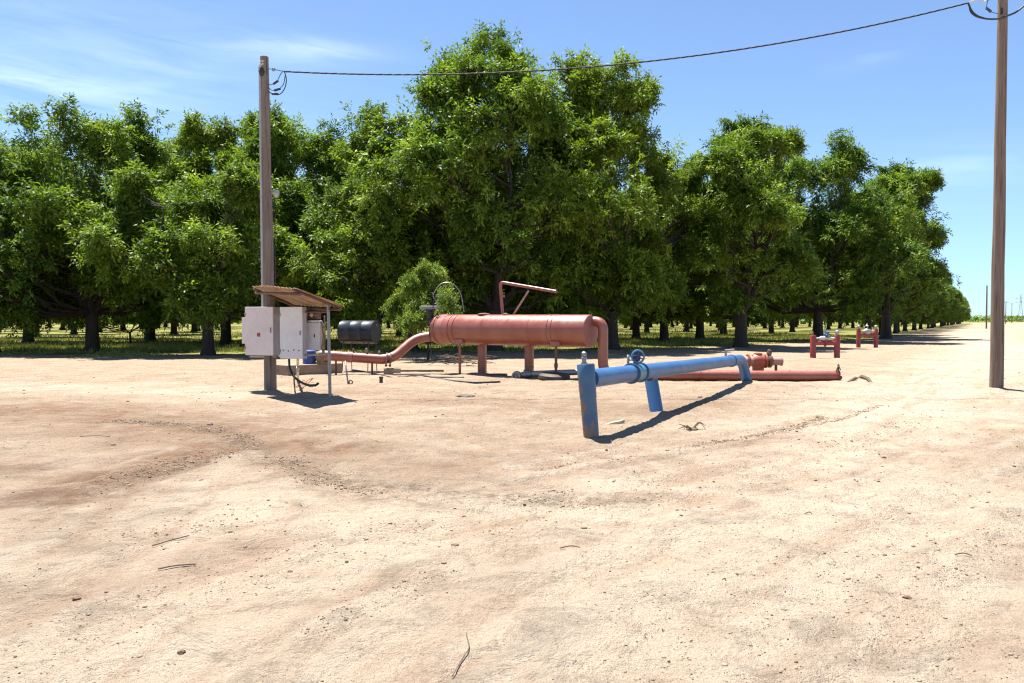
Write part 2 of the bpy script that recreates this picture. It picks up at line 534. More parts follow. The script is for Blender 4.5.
# ------------------------------------------------------------------ ground: one sheet to the horizon
EDGE = [(-400, 20), (-60, 37), (-30, 38.5), (-14, 39), (-4, 41), (4, 44), (10, 49), (17, 57), (27, 66), (38.4, 80), (38.4 + .51 * 700, 80 + .86 * 700)]
def edge_y(x):
    return np.interp(x, [p[0] for p in EDGE], [p[1] for p in EDGE])
def spaced(a, b, s0, g, lim):
    out, s = [a], s0
    while abs(out[-1]) < abs(b):
        out.append(out[-1] + s)
        s = min(s * g, lim) if abs(out[-1]) < 40 else s * 1.35
    return out
xs = spaced(0, 4500, .032, 1.006, .3)
xs = np.array([-v for v in xs[:0:-1]] + xs)
yn = spaced(2.6, 6000, .028, 1.0068, .35)
yb = [-900, -300, -100, -40, -15, -6, -3, -1, 0, .8, 1.5, 2.1]
ys = np.array(yb + yn)
GX, GY = np.meshgrid(xs, ys)

def polydist(px, py, pts):
    best = np.full(px.shape, 1e9)
    for (ax, ay), (bx, by) in zip(pts, pts[1:]):
        dx, dy = bx - ax, by - ay
        tt = np.clip(((px - ax) * dx + (py - ay) * dy) / (dx * dx + dy * dy), 0, 1)
        best = np.minimum(best, np.hypot(px - ax - tt * dx, py - ay - tt * dy))
    return best
def gp(*pix): return [tuple(gnd(*p)[:2]) for p in pix]
TRACKS = [   # (centre line in plan, half width, depth)
    (gp((-40, 428), (110, 421), (210, 428), (290, 462), (370, 484), (520, 500), (700, 505)), .26, .012),
    (gp((-60, 500), (60, 500), (190, 465), (300, 430), (420, 418)), .22, .014),
    (gp((520, 470), (640, 452), (760, 434), (860, 412), (930, 385), (960, 355)), .20, .022),
    (gp((470, 520), (640, 490), (800, 462), (930, 420), (985, 380)), .22, .014),
    (gp((640, 683), (800, 600), (930, 520), (1060, 450)), .28, .022),
    (gp((840, 690), (900, 640), (980, 575), (1080, 520)), .30, .022),
    (gp((150, 690), (260, 600), (380, 545), (560, 500), (720, 470)), .30, .012),
    (gp((-20, 640), (120, 560), (240, 520), (420, 500)), .25, .012),
    (gp((330, 690), (420, 600), (520, 550), (700, 500)), .25, .010),
    (gp((0, 395), (130, 398), (260, 412), (450, 425)), .25, .02),
]
def smooth(pts, n=10):
    P = [np.array(pts[0])] + [np.array(p) for p in pts] + [np.array(pts[-1])]
    out = []
    for i in range(1, len(P) - 2):
        for k in range(n):
            t = k / n
            a, b, c, d = P[i - 1], P[i], P[i + 1], P[i + 2]
            out.append(tuple(.5 * (2 * b + (c - a) * t + (2 * a - 5 * b + 4 * c - d) * t * t + (3 * b - a - 3 * c + d) * t ** 3)))
    out.append(tuple(P[-1]))
    return out
def polyfield(px, py, pts):
    best = np.full(px.shape, 1e9); sd = np.zeros_like(best); al = np.zeros_like(best); L = 0.0
    for (ax, ay), (bx, by) in zip(pts, pts[1:]):
        dx, dy = bx - ax, by - ay
        ln = math.hypot(dx, dy) + 1e-9
        tt = np.clip(((px - ax) * dx + (py - ay) * dy) / ln ** 2, 0, 1)
        d = np.hypot(px - ax - tt * dx, py - ay - tt * dy)
        s_ = np.sign((px - ax) * dy - (py - ay) * dx)
        m = d < best
        best = np.where(m, d, best); sd = np.where(m, d * s_, sd); al = np.where(m, L + tt * ln, al)
        L += ln
    return sd, al
FAMS = [(smooth(gp((60, 720), (220, 610), (420, 540), (640, 490), (800, 450), (930, 400), (1000, 352))), 2.1),
        (smooth(gp((560, 760), (760, 615), (900, 525), (1090, 440), (1200, 400))), 1.5),
        (smooth(gp((-160, 650), (60, 560), (210, 470), (330, 430), (470, 412))), 1.5),
        (smooth(gp((-80, 428), (110, 421), (210, 428), (290, 462), (370, 484), (520, 500), (700, 508))), .8),
        (smooth(gp((500, 478), (640, 452), (760, 434), (860, 412), (930, 385), (985, 345))), .7),
        (smooth(gp((-60, 392), (110, 400), (260, 415), (470, 430), (620, 470))), 1.4)]
_fc = {}
def streaks(x, y):
    s_ = np.zeros(x.shape)
    for i, (pts, wd) in enumerate(FAMS):
        sd, al = polyfield(x, y, pts)
        f = fbm(sd / .17 + 31 * i, al / 1.9, 200 + i, 3)
        lug = .5 + .5 * np.sin(al * 2 * math.pi / .16 + 3 * sd) * (vnoise(sd / .3, al / 1.3, 300 + i) > .55)
        w_ = np.exp(-(sd / wd) ** 4) * (.35 + .65 * vnoise(al / 3.5, sd / 1.5, 260 + i))
        s_ = s_ + w_ * ((f - .5) * 2 + .22 * (lug - .5))
    return np.clip(s_, -1, 1)
POSTS = [(592, 440, .07), (657, 414, .06), (270.5, 392, .06), (330, 398, .03), (996, 390, .06), (748, 383, .05), (478, 375, .07), (525, 374, .07), (465, 377, .04), (813, 359, .06), (837, 359, .06)]
def ground_z(x, y):
    d = np.hypot(x, y)
    near = np.clip(1.4 - d / 34, 0, 1)
    z = 0.16 * (fbm(x / 26, y / 26, 3, 3) - .5) * np.clip((d - 14) / 30, 0, 1) * np.clip(2.2 - d / 120, 0, 1)
    z = z + near * (.04 * (fbm(x / 1.7, y / 1.7, 11, 3) - .5) + .036 * (fbm(x / .42, y / .42, 23, 3) - .5) + .026 * (fbm(x / .12, y / .12, 31, 2) - .5))
    for pts, hw, dep in TRACKS:
        q = polydist(x, y, pts)
        br = .35 + fbm(x / 1.2, y / 1.2, 61, 2)
        z = z + near * br * (-dep * np.exp(-(q / hw) ** 2) + dep * .9 * np.exp(-((q - hw * 1.6) / (hw * .5)) ** 2))
    z = z + near * .022 * streaks(x, y)
    for px_, py_, hh_ in POSTS:
        g_ = gnd(px_, py_)
        rr_ = np.hypot(x - g_.x, y - g_.y)
        z = z + np.where(rr_ < 2, hh_ * np.exp(-(rr_ / .32) ** 2) * (.4 + fbm(x / .2, y / .2, 501, 3)), 0)
    # low berm scraped up round the pipe work
    z = z + .07 * np.exp(-(polydist(x, y, [(-4, 22.5), (1, 21.6), (4.5, 19.6), (9, 20.0)]) / 1.3) ** 2) * (fbm(x / .7, y / .7, 77, 3))
    return z
def gz(x, y): return float(ground_z(np.array([x]), np.array([y]))[0])
GZ = ground_z(GX, GY)
damp = np.zeros_like(GX)
for pts, hw, am in ((gp((-40, 412), (60, 410), (160, 424), (240, 430)), 1.5, .85), (gp((40, 500), (130, 470), (240, 440), (330, 450)), .75, 1.0),
                    (gp((80, 540), (130, 500), (150, 460)), .6, .55), (gp((300, 470), (440, 470), (560, 455)), 1.2, .45), (gp((20, 600), (130, 580), (240, 545)), .35, .5), (gp((-20, 472), (20, 468)), .5, .8),
                    (gp((560, 470), (620, 462), (760, 440)), .8, .35), (gp((420, 400), (640, 410), (720, 402)), 1.2, .5),
                    (gp((1015, 570), (1050, 540)), .25, .35), (gp((300, 400), (360, 392)), .9, .5), (gp((450, 600), (520, 545)), .5, .25)):
    damp = np.maximum(damp, am * np.exp(-(polydist(GX, GY, pts) / hw) ** 2))
gravel = np.zeros_like(GX)
for pts, hw, am in ((gp((140, 420), (215, 428), (285, 464), (370, 484), (520, 497), (640, 500)), .24, .75), (gp((-60, 500), (60, 500), (190, 465)), .26, .55),
                    (gp((-40, 470), (20, 470)), .35, .5), (gp((330, 494), (430, 500), (510, 490)), .2, .5), (gp((600, 470), (760, 440), (850, 416)), .10, .4)):
    gravel = np.maximum(gravel, am * np.exp(-(polydist(GX, GY, pts) / hw) ** 2))
streak = streaks(GX, GY)
pale = np.clip((10.5 - GY) / 4.5, 0, 1.35)
pale = np.maximum(pale, .62 * np.exp(-(polydist(GX, GY, FAMS[0][0][8:] + [(16 + .51 * 300, 40 + .86 * 300)]) / 3.0) ** 2))
pale = np.maximum(pale, .40 * np.exp(-(polydist(GX, GY, [(-20, 22), (-9, 19), (-4, 16)]) / 2.0) ** 2))
sd = (GY - edge_y(GX)) / 6.0
green = np.clip(.5 + sd, 0, 1)
green *= np.clip(1.6 - np.hypot(GX, GY) / 20000, 0.0, 1)
ny, nx = GX.shape
idx = np.arange(ny * nx).reshape(ny, nx)
Fg = np.stack([idx[:-1, :-1], idx[:-1, 1:], idx[1:, 1:], idx[1:, :-1]], -1).reshape(-1, 4)
go = np_mesh('ground', np.stack([GX, GY, GZ], -1).reshape(-1, 3), Fg, GROUND, smooth=True,
             attrs={'damp': damp.ravel(), 'gravel': gravel.ravel(), 'streak': streak.ravel(), 'pale': pale.ravel(), 'green': green.ravel()})
tag(go, kind='structure', label='pale pinkish sand yard with tyre tracks running back to the orchard floor')

# distant scrub line along the horizon on the right
rng = np.random.default_rng(5)

def leaf_quads(rng, P, D, L, W, tint):
    """rhombic leaves at P pointing along D"""
    n = len(P)
    D = D / np.linalg.norm(D, axis=1, keepdims=True)
    q = rng.normal(size=(n, 3)) * .45 + np.array([0, 0, 1.0])
    S = np.cross(D, q)
    S /= np.linalg.norm(S, axis=1, keepdims=True) + 1e-6
    L = np.broadcast_to(np.asarray(L, float).reshape(-1, 1), (n, 1)); W = np.broadcast_to(np.asarray(W, float).reshape(-1, 1), (n, 1))
    V = np.stack([P, P + D * L * .45 + S * W * .5, P + D * L, P + D * L * .45 - S * W * .5], 1).reshape(-1, 3)
    F = np.arange(4 * n).reshape(n, 4)
    return V, F, np.repeat(tint, 4)

# ------------------------------------------------------------------ trees
def unit(v): return v / (np.linalg.norm(v, axis=-1, keepdims=True) + 1e-9)

def tree_data(seed, H, Rc, zlow, ncl, nsp, nlf, LS=1.0, plumes=3, lean=0.0, trunk_r=0.27, prof=None, skew=0.0, lob=1.0):
    rng = np.random.default_rng(seed)
    pr = prof or [(0, .74), (.15, .95), (.35, 1.0), (.6, .95), (.8, .80), (.92, .58), (1, .25)]
    ph = rng.uniform(0, 6.28, 6)
    def env(h, a):
        r = np.interp(h, [p[0] for p in pr], [p[1] for p in pr])
        return Rc * r * (1 + lob * (.22 * np.sin(2 * a + ph[0] + 2.2 * h) + .16 * np.sin(3 * a + ph[1] - 3 * h) + .10 * np.sin(5 * a + ph[2] + 5 * h)))
    # limb masses thrown on the outer part of the envelope, each carrying its own clumps of foliage
    M_, rm_, C, rad = [], [], [], []
    nm = max(8, int(round(ncl / 3.9)))
    tries = 0
    while len(M_) < nm and tries < 4000:
        tries += 1
        h = rng.uniform(.0, .97) ** 1.08
        a = rng.uniform(0, 2 * math.pi)
        rm = rng.uniform(.29, .45) * Rc * (1 - .30 * h)
        rr = max(env(h, a) * math.sqrt(rng.uniform(.12, 1)) - rm * .75, 0)
        p = np.array([rr * math.cos(a) + lean * h * H + skew * Rc * math.sin(h * 3), rr * math.sin(a), zlow + rm * .75 + h * (H - zlow - 1.5 * rm)])
        lim = .74 if tries < 2000 else .60
        if all(np.linalg.norm(p - c) > lim * (rm + r_) for c, r_ in zip(M_, rm_)):
            M_.append(p); rm_.append(rm)
            for q in range(int(rng.integers(7, 11))):
                o_ = np.array([math.cos(a), math.sin(a), 0])
                d = rng.normal(size=3); d /= np.linalg.norm(d)
                d = d + o_ * .45 + np.array([0, 0, .40]); d /= np.linalg.norm(d)
                C.append(p + d * np.array([1, 1, .85]) * rm * rng.uniform(.5, .98)); rad.append(rm * rng.uniform(.30, .68))
    for k in range(plumes):                           # upright leading shoots that break the outline
        a = rng.uniform(0, 6.28); h = rng.uniform(.72, .95)
        rr = env(h, a) * rng.uniform(.3, .95)
        b = np.array([rr * math.cos(a) + lean * h * H, rr * math.sin(a), zlow + h * (H - zlow)])
        for j in range(2):
            C.append(b + np.array([rng.normal() * .15, rng.normal() * .15, j * .12 * Rc])); rad.append(Rc * (.17 - .05 * j))
    C = np.array(C); rad = np.array(rad)
    n = len(C)
    ctr = np.array([lean * H * .5, 0, zlow + .45 * (H - zlow)])
    # sprigs
    ci = np.repeat(np.arange(n), nsp)
    out = unit((C - ctr) * np.array([1, 1, .55]))
    sdv = unit(rng.normal(size=(n * nsp, 3)) + out[ci] * .65 + np.array([0, 0, .42]))
    sl_ = rad[ci] * rng.uniform(.55, 1.15, n * nsp) * np.where(rng.random(n * nsp) < .12, 1.6, 1.0)
    s0 = C[ci] + rng.normal(size=(n * nsp, 3)) * rad[ci][:, None] * .36
    ctint = rng.uniform(.0, .62, n)
    stint = np.clip(ctint[ci] + rng.normal(size=n * nsp) * .16, 0, .85)
    # compound leaves along the sprig
    li = np.repeat(np.arange(n * nsp), nlf)
    m = len(li)
    tt = rng.uniform(.25, 1.0, m) ** .8
    P = s0[li] + sdv[li] * (sl_[li] * tt)[:, None] + np.array([0, 0, -1.0]) * (.16 * sl_[li] * tt ** 2)[:, None]
    ld = unit(sdv[li] * .55 + unit(rng.normal(size=(m, 3))) * .95 + np.array([0, 0, -.18]))
    lt = np.clip(stint[li] + .26 * (tt > .86) * rng.random(m) + rng.normal(size=m) * .07, 0, 1)
    # leaflets
    K = 5
    ki = np.tile(np.arange(K), m)
    mi = np.repeat(np.arange(m), K)
    al = np.array([.3, .3, .68, .68, 1.0])[ki]
    sg = np.array([1, -1, 1, -1, 0])[ki]
    side = unit(np.cross(ld, unit(rng.normal(size=(m, 3)) * .5 + np.array([0, 0, 1.]))))
    RL = .30 * LS
    LP = P[mi] + ld[mi] * (al * RL)[:, None]
    LD = ld[mi] * .55 + side[mi] * (sg * .9)[:, None] + np.array([0, 0, -.22]) + rng.normal(size=(m * K, 3)) * .14
    keep = LP[:, 2] > max(.8, zlow * .55)
    LP, LD = LP[keep], LD[keep]
    V, F, T = leaf_quads(rng, LP, LD, rng.uniform(.15, .24, len(LP)) * LS, rng.uniform(.06, .09, len(LP)) * LS, lt[mi][keep])
    # wood: trunk, leaders, branches to every clump
    mb_paths = []
    th = 2.1 if H > 6 else zlow
    tp = np.array([lean * th, 0, th])
    mb_paths.append(([np.array([0, 0, -.25]), np.array([0, 0, .05]), np.array([.02, 0, .35]), tp * .55, tp], [trunk_r * 1.75, trunk_r * 1.5, trunk_r * 1.12, trunk_r, trunk_r * .92], 12))
    leaders = []
    nl = rng.integers(3, 5)
    a0 = rng.uniform(0, 6.28)
    for k in range(nl):
        a = a0 + k * 2 * math.pi / nl + rng.normal() * .3
        sp_ = rng.uniform(.16, .36) * Rc
        top = np.array([math.cos(a) * sp_ * 1.5 + lean * H * .8, math.sin(a) * sp_ * 1.5, H * rng.uniform(.58, .74)])
        pts = []
        for j in range(9):
            t = j / 8
            q = tp * (1 - t) + top * t
            q = q + np.array([math.cos(a), math.sin(a), 0]) * sp_ * .7 * math.sin(t * math.pi) + rng.normal(size=3) * .1 * (0 < j < 8)
            pts.append(q)
        leaders.append(np.array(pts))
        mb_paths.append((pts, list(np.linspace(trunk_r * .62, .035, 9)), 8))
    LPts = np.concatenate(leaders)
    LR = np.tile(np.linspace(trunk_r * .62, .035, 9), nl)
    for c, r_ in zip(C, rad):
        dd = LPts - c
        hor = np.hypot(dd[:, 0], dd[:, 1])
        cost = np.linalg.norm(dd, axis=1) + 3.0 * np.maximum(0, dd[:, 2] + .35 * hor)
        j = int(np.argmin(cost))
        s = LPts[j]
        mid = (s + c) / 2 + np.array([0, 0, -.10]) * np.linalg.norm(c - s) + rng.normal(size=3) * .12
        r0 = min(LR[j] * .7, .03 + .016 * np.linalg.norm(c - s))
        mb_paths.append(([s, mid, c, c + unit(c - mid) * r_ * .6], [r0, r0 * .7, r0 * .4, .008], 5))
    return (V, F, T), mb_paths

def tree_meshes(seed, leafmat=None, **kw):
    (V, F, T), paths = tree_data(seed, **kw)
    co = np_mesh('crown', V, F, leafmat or LEAF, attrs={'tint': T})
    mb = MB()
    for pts, rr, n in paths: mb.tube([Vector(p) for p in pts], rr, n)
    tr = mb.build('trunk', BARK)
    a, b = co.data, tr.data
    bpy.data.objects.remove(co); bpy.data.objects.remove(tr)
    return a, b

TALLP = [(0, .72), (.12, .92), (.3, 1.0), (.5, .92), (.7, .76), (.85, .60), (.93, .46), (1, .25)]
SPREAD = [(0, .80), (.2, 1.0), (.45, 1.0), (.7, .85), (.88, .55), (1, .15)]
VAR = {
    'low':   (dict(H=9.4, Rc=4.6, zlow=1.45, ncl=62, nsp=14, nlf=10, LS=1.25, plumes=3, prof=SPREAD, trunk_r=0.29), 101),
    'low2':  (dict(H=9.6, Rc=4.4, zlow=1.45, ncl=58, nsp=14, nlf=10, LS=1.25, plumes=4, prof=SPREAD, trunk_r=0.27), 141),
    'mid':   (dict(H=13.2, Rc=5.6, zlow=1.7, ncl=82, nsp=14, nlf=10, LS=1.25, plumes=6, trunk_r=0.34), 102),
    'mid2':  (dict(H=13.6, Rc=5.8, zlow=1.8, ncl=84, nsp=14, nlf=10, LS=1.25, plumes=7, trunk_r=0.32), 103),
    'tall':  (dict(H=16.6, Rc=6.2, zlow=1.9, ncl=100, nsp=14, nlf=10, LS=1.25, plumes=5, prof=TALLP, trunk_r=0.40, lean=.01), 104),
    'tall2': (dict(H=16.0, Rc=5.3, zlow=1.9, ncl=84, nsp=14, nlf=10, LS=1.25, plumes=9, prof=TALLP, trunk_r=0.37, lean=.02), 107),
    'dense': (dict(H=14.4, Rc=5.0, zlow=1.75, ncl=96, nsp=14, nlf=10, LS=1.25, plumes=5, trunk_r=0.38), 106),
    'far':   (dict(lob=.4, H=14.0, Rc=5.4, zlow=1.2, ncl=78, nsp=13, nlf=8, LS=1.6, plumes=6, trunk_r=0.34), 110),
    'far2':  (dict(lob=.4, H=13.4, Rc=5.3, zlow=1.3, ncl=72, nsp=13, nlf=8, LS=1.6, plumes=5, trunk_r=0.32), 111),
    'lit_foliage': (dict(H=4.5, Rc=3.0, zlow=.9, ncl=26, nsp=12, nlf=8, LS=.95, plumes=7, prof=SPREAD, trunk_r=0.08), 133),
}
TM = {k: tree_meshes(s, LITLEAF if k == 'lit_foliage' else None, **kw) for k, (kw, s) in VAR.items()}

def tree(kind, x, y, rz, s, label, group, sz=1.0, cat='tree', name='pecan_tree'):
    t = thing(name, label, cat, (x, y, gz(x, y) if y < 200 else 0), group)
    t.rotation_euler = (0, 0, rz)
    t.scale = (s, s, s * sz)
    for me, nm in zip(TM[kind], ('crown', 'trunk')):
        o = bpy.data.objects.new(nm, me)
        COL.objects.link(o)
        o.parent = t
    return t
def tpx(px, Y): return (px - 512) / FPX * Y

GF = 'pecan trees along the front edge of the orchard'
FRONT = [  # kind, px, Y, rot, scale, zscale, label
    ('low', -8, 41, 0.4, .96, 1.0, 'leftmost low pecan tree cut off by the left edge of the photo'),
    ('mid', 92, 42.2, 1.2, 0.95, 1.0, 'broad pecan tree with a thick dark trunk at far left'),
    ('low2', 208, 37.6, 2.2, .95, 1.0, 'low rounded pecan tree with bright lit leaves just left of the control boxes'),
    ('mid2', 293, 51, 3.0, 1.0, 1.06, 'tall leafy pecan tree standing directly behind the control box pole'),
    ('mid', 411, 42, 4.4, 0.94, 0.96, 'pecan tree with drooping bright foliage above the left end of the red tank'),
    ('tall', 494, 41.8, 0.7, .95, 1.06, 'tallest pecan tree, its crown towering over the red tank'),
    ('tall2', 612, 44.5, 2.6, .95, 1.06, 'open topped pecan tree with ragged shoots under the overhead cable'),
    ('mid2', 664, 57, 5.1, 0.95, 0.92, 'shorter pecan tree in the dip between the ragged tree and the dense corner tree'),
    ('dense', 741, 49, 1.1, 0.96, 1.0, 'dense upright pecan tree at the orchard corner behind the blue pipe end'),
    ('mid', 818, 62, 5.6, 1.04, 1.08, 'pecan tree behind the two red pipe frames'),
    ('dense', 886, 70, 0.6, 1.06, .98, 'large pecan tree right of the red frames where the row turns along the road'),
]
for k, px, Y, rz, s, sz, lab in FRONT:
    tree(k, tpx(px, Y), Y, rz, s, lab, GF, sz)

for k_, (kd, px, Y, rz, s_, sz) in enumerate((('mid2', 28, 57, 1.9, 1.0, 1.05), ('mid', 150, 60, .3, 1.0, 1.06), ('mid2', 226, 54, 4.0, 1.0, 1.08), ('mid', 352, 60, 2.2, 1.0, 1.06), ('dense', 452, 58, 5.5, 1.0, 1.0), ('mid', 545, 62, 1.4, 1.02, 1.05), ('mid2', 636, 68, .9, .95, 1.0), ('mid', 700, 66, 3.9, .95, .98), ('mid2', -60, 55, 5.0, 1.0, 1.0))):
    tree(kd, tpx(px, Y), Y, rz, s_, ('second row pecan tree behind the broad tree at far left', 'second row pecan tree filling the gap between the far left trees', 'tall second row pecan tree rising just left of the control box pole', 'second row pecan tree in the sky gap right of the left pole', 'second row pecan tree left behind the tallest crown',
         'second row pecan tree behind the two highest crowns', 'second row pecan tree behind the dip right of the ragged tree', 'second row pecan tree just left of the dense corner tree', 'second row pecan tree at the very left edge')[k_], 'pecan trees of the second row', sz)
    FRONT.append((kd, px, Y))
GR = 'pecan trees receding along the sand road'
rr_ = random.Random(8)
px0, py0 = 36.6, 80.5
for i in range(34):
    x, y = px0 + .51 * 10.5 * i, py0 + .86 * 10.5 * i
    lab = 'smaller looking pecan tree next along the road after the large one, row receding right' if i == 0 else (
        'one of the distant pecan trees shrinking along the sand road towards the horizon')
    tree('far' if i % 2 else 'far2', x + rr_.uniform(-.6, .6), y + rr_.uniform(-.6, .6), rr_.uniform(0, 6.28), (rr_.uniform(.90, .98) if i < 2 else rr_.uniform(.72, .84)), lab, GR)

GB = 'pecan trees in the shaded rows inside the orchard'
front_xy = [(tpx(px, Y), Y) for _, px, Y, *_ in FRONT]
nb = 0
for r in range(1, 13):                                  # rows parallel to the road, stepping into the orchard
    for i in range(-9, 26):
        x = px0 + .51 * 15.5 * i - .86 * 15.5 * r + rr_.uniform(-.7, .7)
        y = py0 + .86 * 15.5 * i + .51 * 15.5 * r * .55 + rr_.uniform(-.7, .7)
        if y < edge_y(np.array([x]))[0] + 12 or y > 260 or abs(x / y) > .75: continue
        if min(math.hypot(x - a, y - b) for a, b in front_xy) < 8.5: continue
        if y < 62: continue
        nb += 1
        kind = rr_.choice(('far', 'far2') if y > 72 else ('mid', 'mid2', 'far', 'dense'))
        tree(kind, x, y, rr_.uniform(0, 6.28), rr_.uniform(.86, 1.02), 'dark pecan tree among the shaded inner rows seen between the front trunks', GB)
print('inner trees', nb)
for (px, Y, s) in ((428, 32.4, .52), (318, 56, .9), (130, 55, .9), (520, 60, .9)):  # small pale trees added in place of hanging branches lit through gaps
    tree('lit_foliage', tpx(px, Y), Y, rr_.uniform(0, 6), s, {428: 'small tree left of the red tank, leaves coloured pale as sunlit hanging foliage', 318: 'added pale green tree behind the control box shelter roof, standing for sunlit foliage',
         130: 'small light green tree between the trunks at far left, standing for sunlit foliage', 520: 'added light tree behind the thin bent pipe above the tank, standing for sunlit foliage'}[px], 'added pale trees standing for sunlit foliage in the orchard gaps', 1.5 if px == 428 else 1.0, name='lit_foliage_tree')

m = 42000
bx_ = rng.uniform(-330, 150, m); by_ = 300 + rng.uniform(0, 24, m)
k = bx_ < px0 + .593 * (by_ - py0) - 4
bx_, by_ = bx_[k], by_[k]
P = np.stack([bx_, by_, .4 + (9 + 3 * fbm(bx_ / 9, by_ / 9, 43, 3)) * rng.random(len(bx_))], -1)
V, F, T = leaf_quads(rng, P, rng.normal(size=(len(P), 3)), 1.5, .8, np.clip(rng.normal(.3, .2, len(P)), 0, 1))
tag(np_mesh('far_orchard', V, F, LEAF, attrs={'tint': T}), 'dark mass of the farthest orchard rows closing the view between the trunks', kind='stuff')
# grass in the orchard: uncountable
n = 110000
gx = rng.uniform(-48, 34, n * 2); gy_ = edge_y(gx) - 3.0 + rng.gamma(1.3, 14, n * 2)
k = (np.abs(gx / gy_) < .72) & (fbm(gx / 2.2, gy_ / 2.2, 91, 4) > .44)
gx, gy_ = gx[k][:n], gy_[k][:n]
n = len(gx)
hgt = rng.uniform(.04, .15, n) * np.clip((gy_ - edge_y(gx) + 2) / 5, .3, 1.3) * np.where(fbm(gx / .9, gy_ / .9, 95, 3) > .62, 2.0, 1.0)
a = rng.uniform(0, 6.28, n)
wd = .014 + gy_ * .00025
base = np.stack([gx, gy_, ground_z(gx, gy_)], -1)
off = np.stack([np.cos(a), np.sin(a), np.zeros(n)], -1) * wd[:, None]
tip = base + np.stack([rng.normal(size=n) * .05, rng.normal(size=n) * .05, hgt], -1)
V = np.stack([base - off, base + off, tip], 1).reshape(-1, 3)
g = np_mesh('grass', V, np.arange(3 * n).reshape(n, 3), GRASS, attrs={'tint': np.repeat(np.clip(rng.normal(.5, .25, n), 0, 1), 3)})
tag(g, 'short yellow green grass covering the orchard floor', kind='stuff')

# pebbles and clods on the sand
def scatter_stones(name, n, sizer, placer, mat, seed, label, flat=.65):
    rg = np.random.default_rng(seed)
    x, y = placer(rg, n)
    s = sizer(rg, len(x))
    ph = (1 + 5 ** .5) / 2
    ico = np.array([(-1, ph, 0), (1, ph, 0), (-1, -ph, 0), (1, -ph, 0), (0, -1, ph), (0, 1, ph), (0, -1, -ph), (0, 1, -ph), (ph, 0, -1), (ph, 0, 1), (-ph, 0, -1), (-ph, 0, 1)]) / 1.9
    fc = np.array([(0, 11, 5), (0, 5, 1), (0, 1, 7), (0, 7, 10), (0, 10, 11), (1, 5, 9), (5, 11, 4), (11, 10, 2), (10, 7, 6), (7, 1, 8), (3, 9, 4), (3, 4, 2), (3, 2, 6), (3, 6, 8), (3, 8, 9), (4, 9, 5), (2, 4, 11), (6, 2, 10), (8, 6, 7), (9, 8, 1)])
    k = len(x)
    V = ico[None] * rg.uniform(.65, 1.25, (k, 12, 1)) * s[:, None, None]
    V = V * np.stack([rg.uniform(.7, 1.4, k), rg.uniform(.7, 1.4, k), np.full(k, flat)], -1)[:, None, :]
    V[:, :, 0] += x[:, None]; V[:, :, 1] += y[:, None]
    V[:, :, 2] += (ground_z(x, y) + s * .15)[:, None]
    F = (fc[None] + (np.arange(k) * 12)[:, None, None]).reshape(-1, 3)
    o = np_mesh(name, V.reshape(-1, 3), F, mat, attrs={'tint': np.repeat(np.clip(rg.normal(.5, .28, k), 0, 1), 12)})
    return tag(o, label, kind='stuff')
def place_near(rg, n):
    d = 3.3 * (26 / 3.3) ** (rg.random(n) ** 1.15)
    th = rg.uniform(-.66, .66, n)
    x, y = d * np.tan(th), d
    k = fbm(x / 1.3, y / 1.3, 41, 4) > .36 + .16 * rg.random(n)
    return x[k], y[k]
CRUMB = [(smooth(gp((110, 421), (210, 428), (290, 462), (370, 484), (520, 500), (640, 504))), .13, 4), (smooth(gp((300, 476), (380, 492), (500, 492), (560, 490))), .10, 2),
         (smooth(gp((-40, 510), (60, 498), (150, 472), (230, 452))), .16, 2.4), (smooth(gp((520, 470), (640, 453), (760, 434), (830, 415))), .05, 2.2), (smooth(gp((600, 465), (700, 446), (820, 424), (900, 398))), .06, 1.2),
         (smooth(gp((470, 540), (640, 500), (800, 462), (930, 415))), .22, 1.0), (smooth(gp((760, 640), (880, 560), (1010, 490))), .2, .6), (smooth(gp((840, 660), (930, 590), (1040, 520))), .22, .6),
         (smooth(gp((60, 640), (220, 580), (400, 530), (520, 512))), .2, .8), (smooth(gp((-20, 590), (100, 552), (230, 520))), .18, .6), (smooth(gp((300, 640), (420, 585), (560, 540))), .10, .8)]
def place_track(rg, n):
    wt = np.array([c[2] for c in CRUMB]); wt = wt / wt.sum()
    X, Y = [], []
    for (pts, sd_, _), w_ in zip(CRUMB, wt):
        k = int(n * w_)
        P = np.array(pts); L = np.concatenate([[0], np.cumsum(np.hypot(*np.diff(P, axis=0).T))])
        u = rg.random(k) * L[-1]
        q = np.stack([np.interp(u, L, P[:, 0]), np.interp(u, L, P[:, 1])], 1) + rg.normal(size=(k, 2)) * sd_
        m = vnoise(u / .55, q[:, 0] * 0 + sd_ * 40, 710) > .38
        X.append(q[m, 0]); Y.append(q[m, 1])
    X, Y = np.concatenate(X), np.concatenate(Y)
    st['t'] = np.hypot(X, Y)
    return X, Y
st = {}
scatter_stones('pebbles', 16000, lambda r, k: np.clip(.0026 * np.exp(r.normal(size=k) * .55), .0012, .012), lambda r, k: place_near(r, k), STONE, 3, 'small stones and sandy crumbs scattered over the sand')

def sized_place(store):
    def f(r, k):
        x, y = place_near(r, k); store['d'] = y; return x, y
    return f
def far_size(r, k): return np.clip((.003 + .0007 * st['d']) * np.exp(r.normal(size=k) * .45), .002, .03)
scatter_stones('soil_clods', 2600, far_size, sized_place(st), STONE, 8, 'loose clods of dried soil on the sand', .5)
scatter_stones('track_gravel', 26000, lambda r, k: np.clip((.0008 + .00036 * st['t']) * np.exp(r.normal(size=k) * .55), .001, .018), place_track, CRUMBM, 5, 'dark gravel along the curved tyre track', .6)
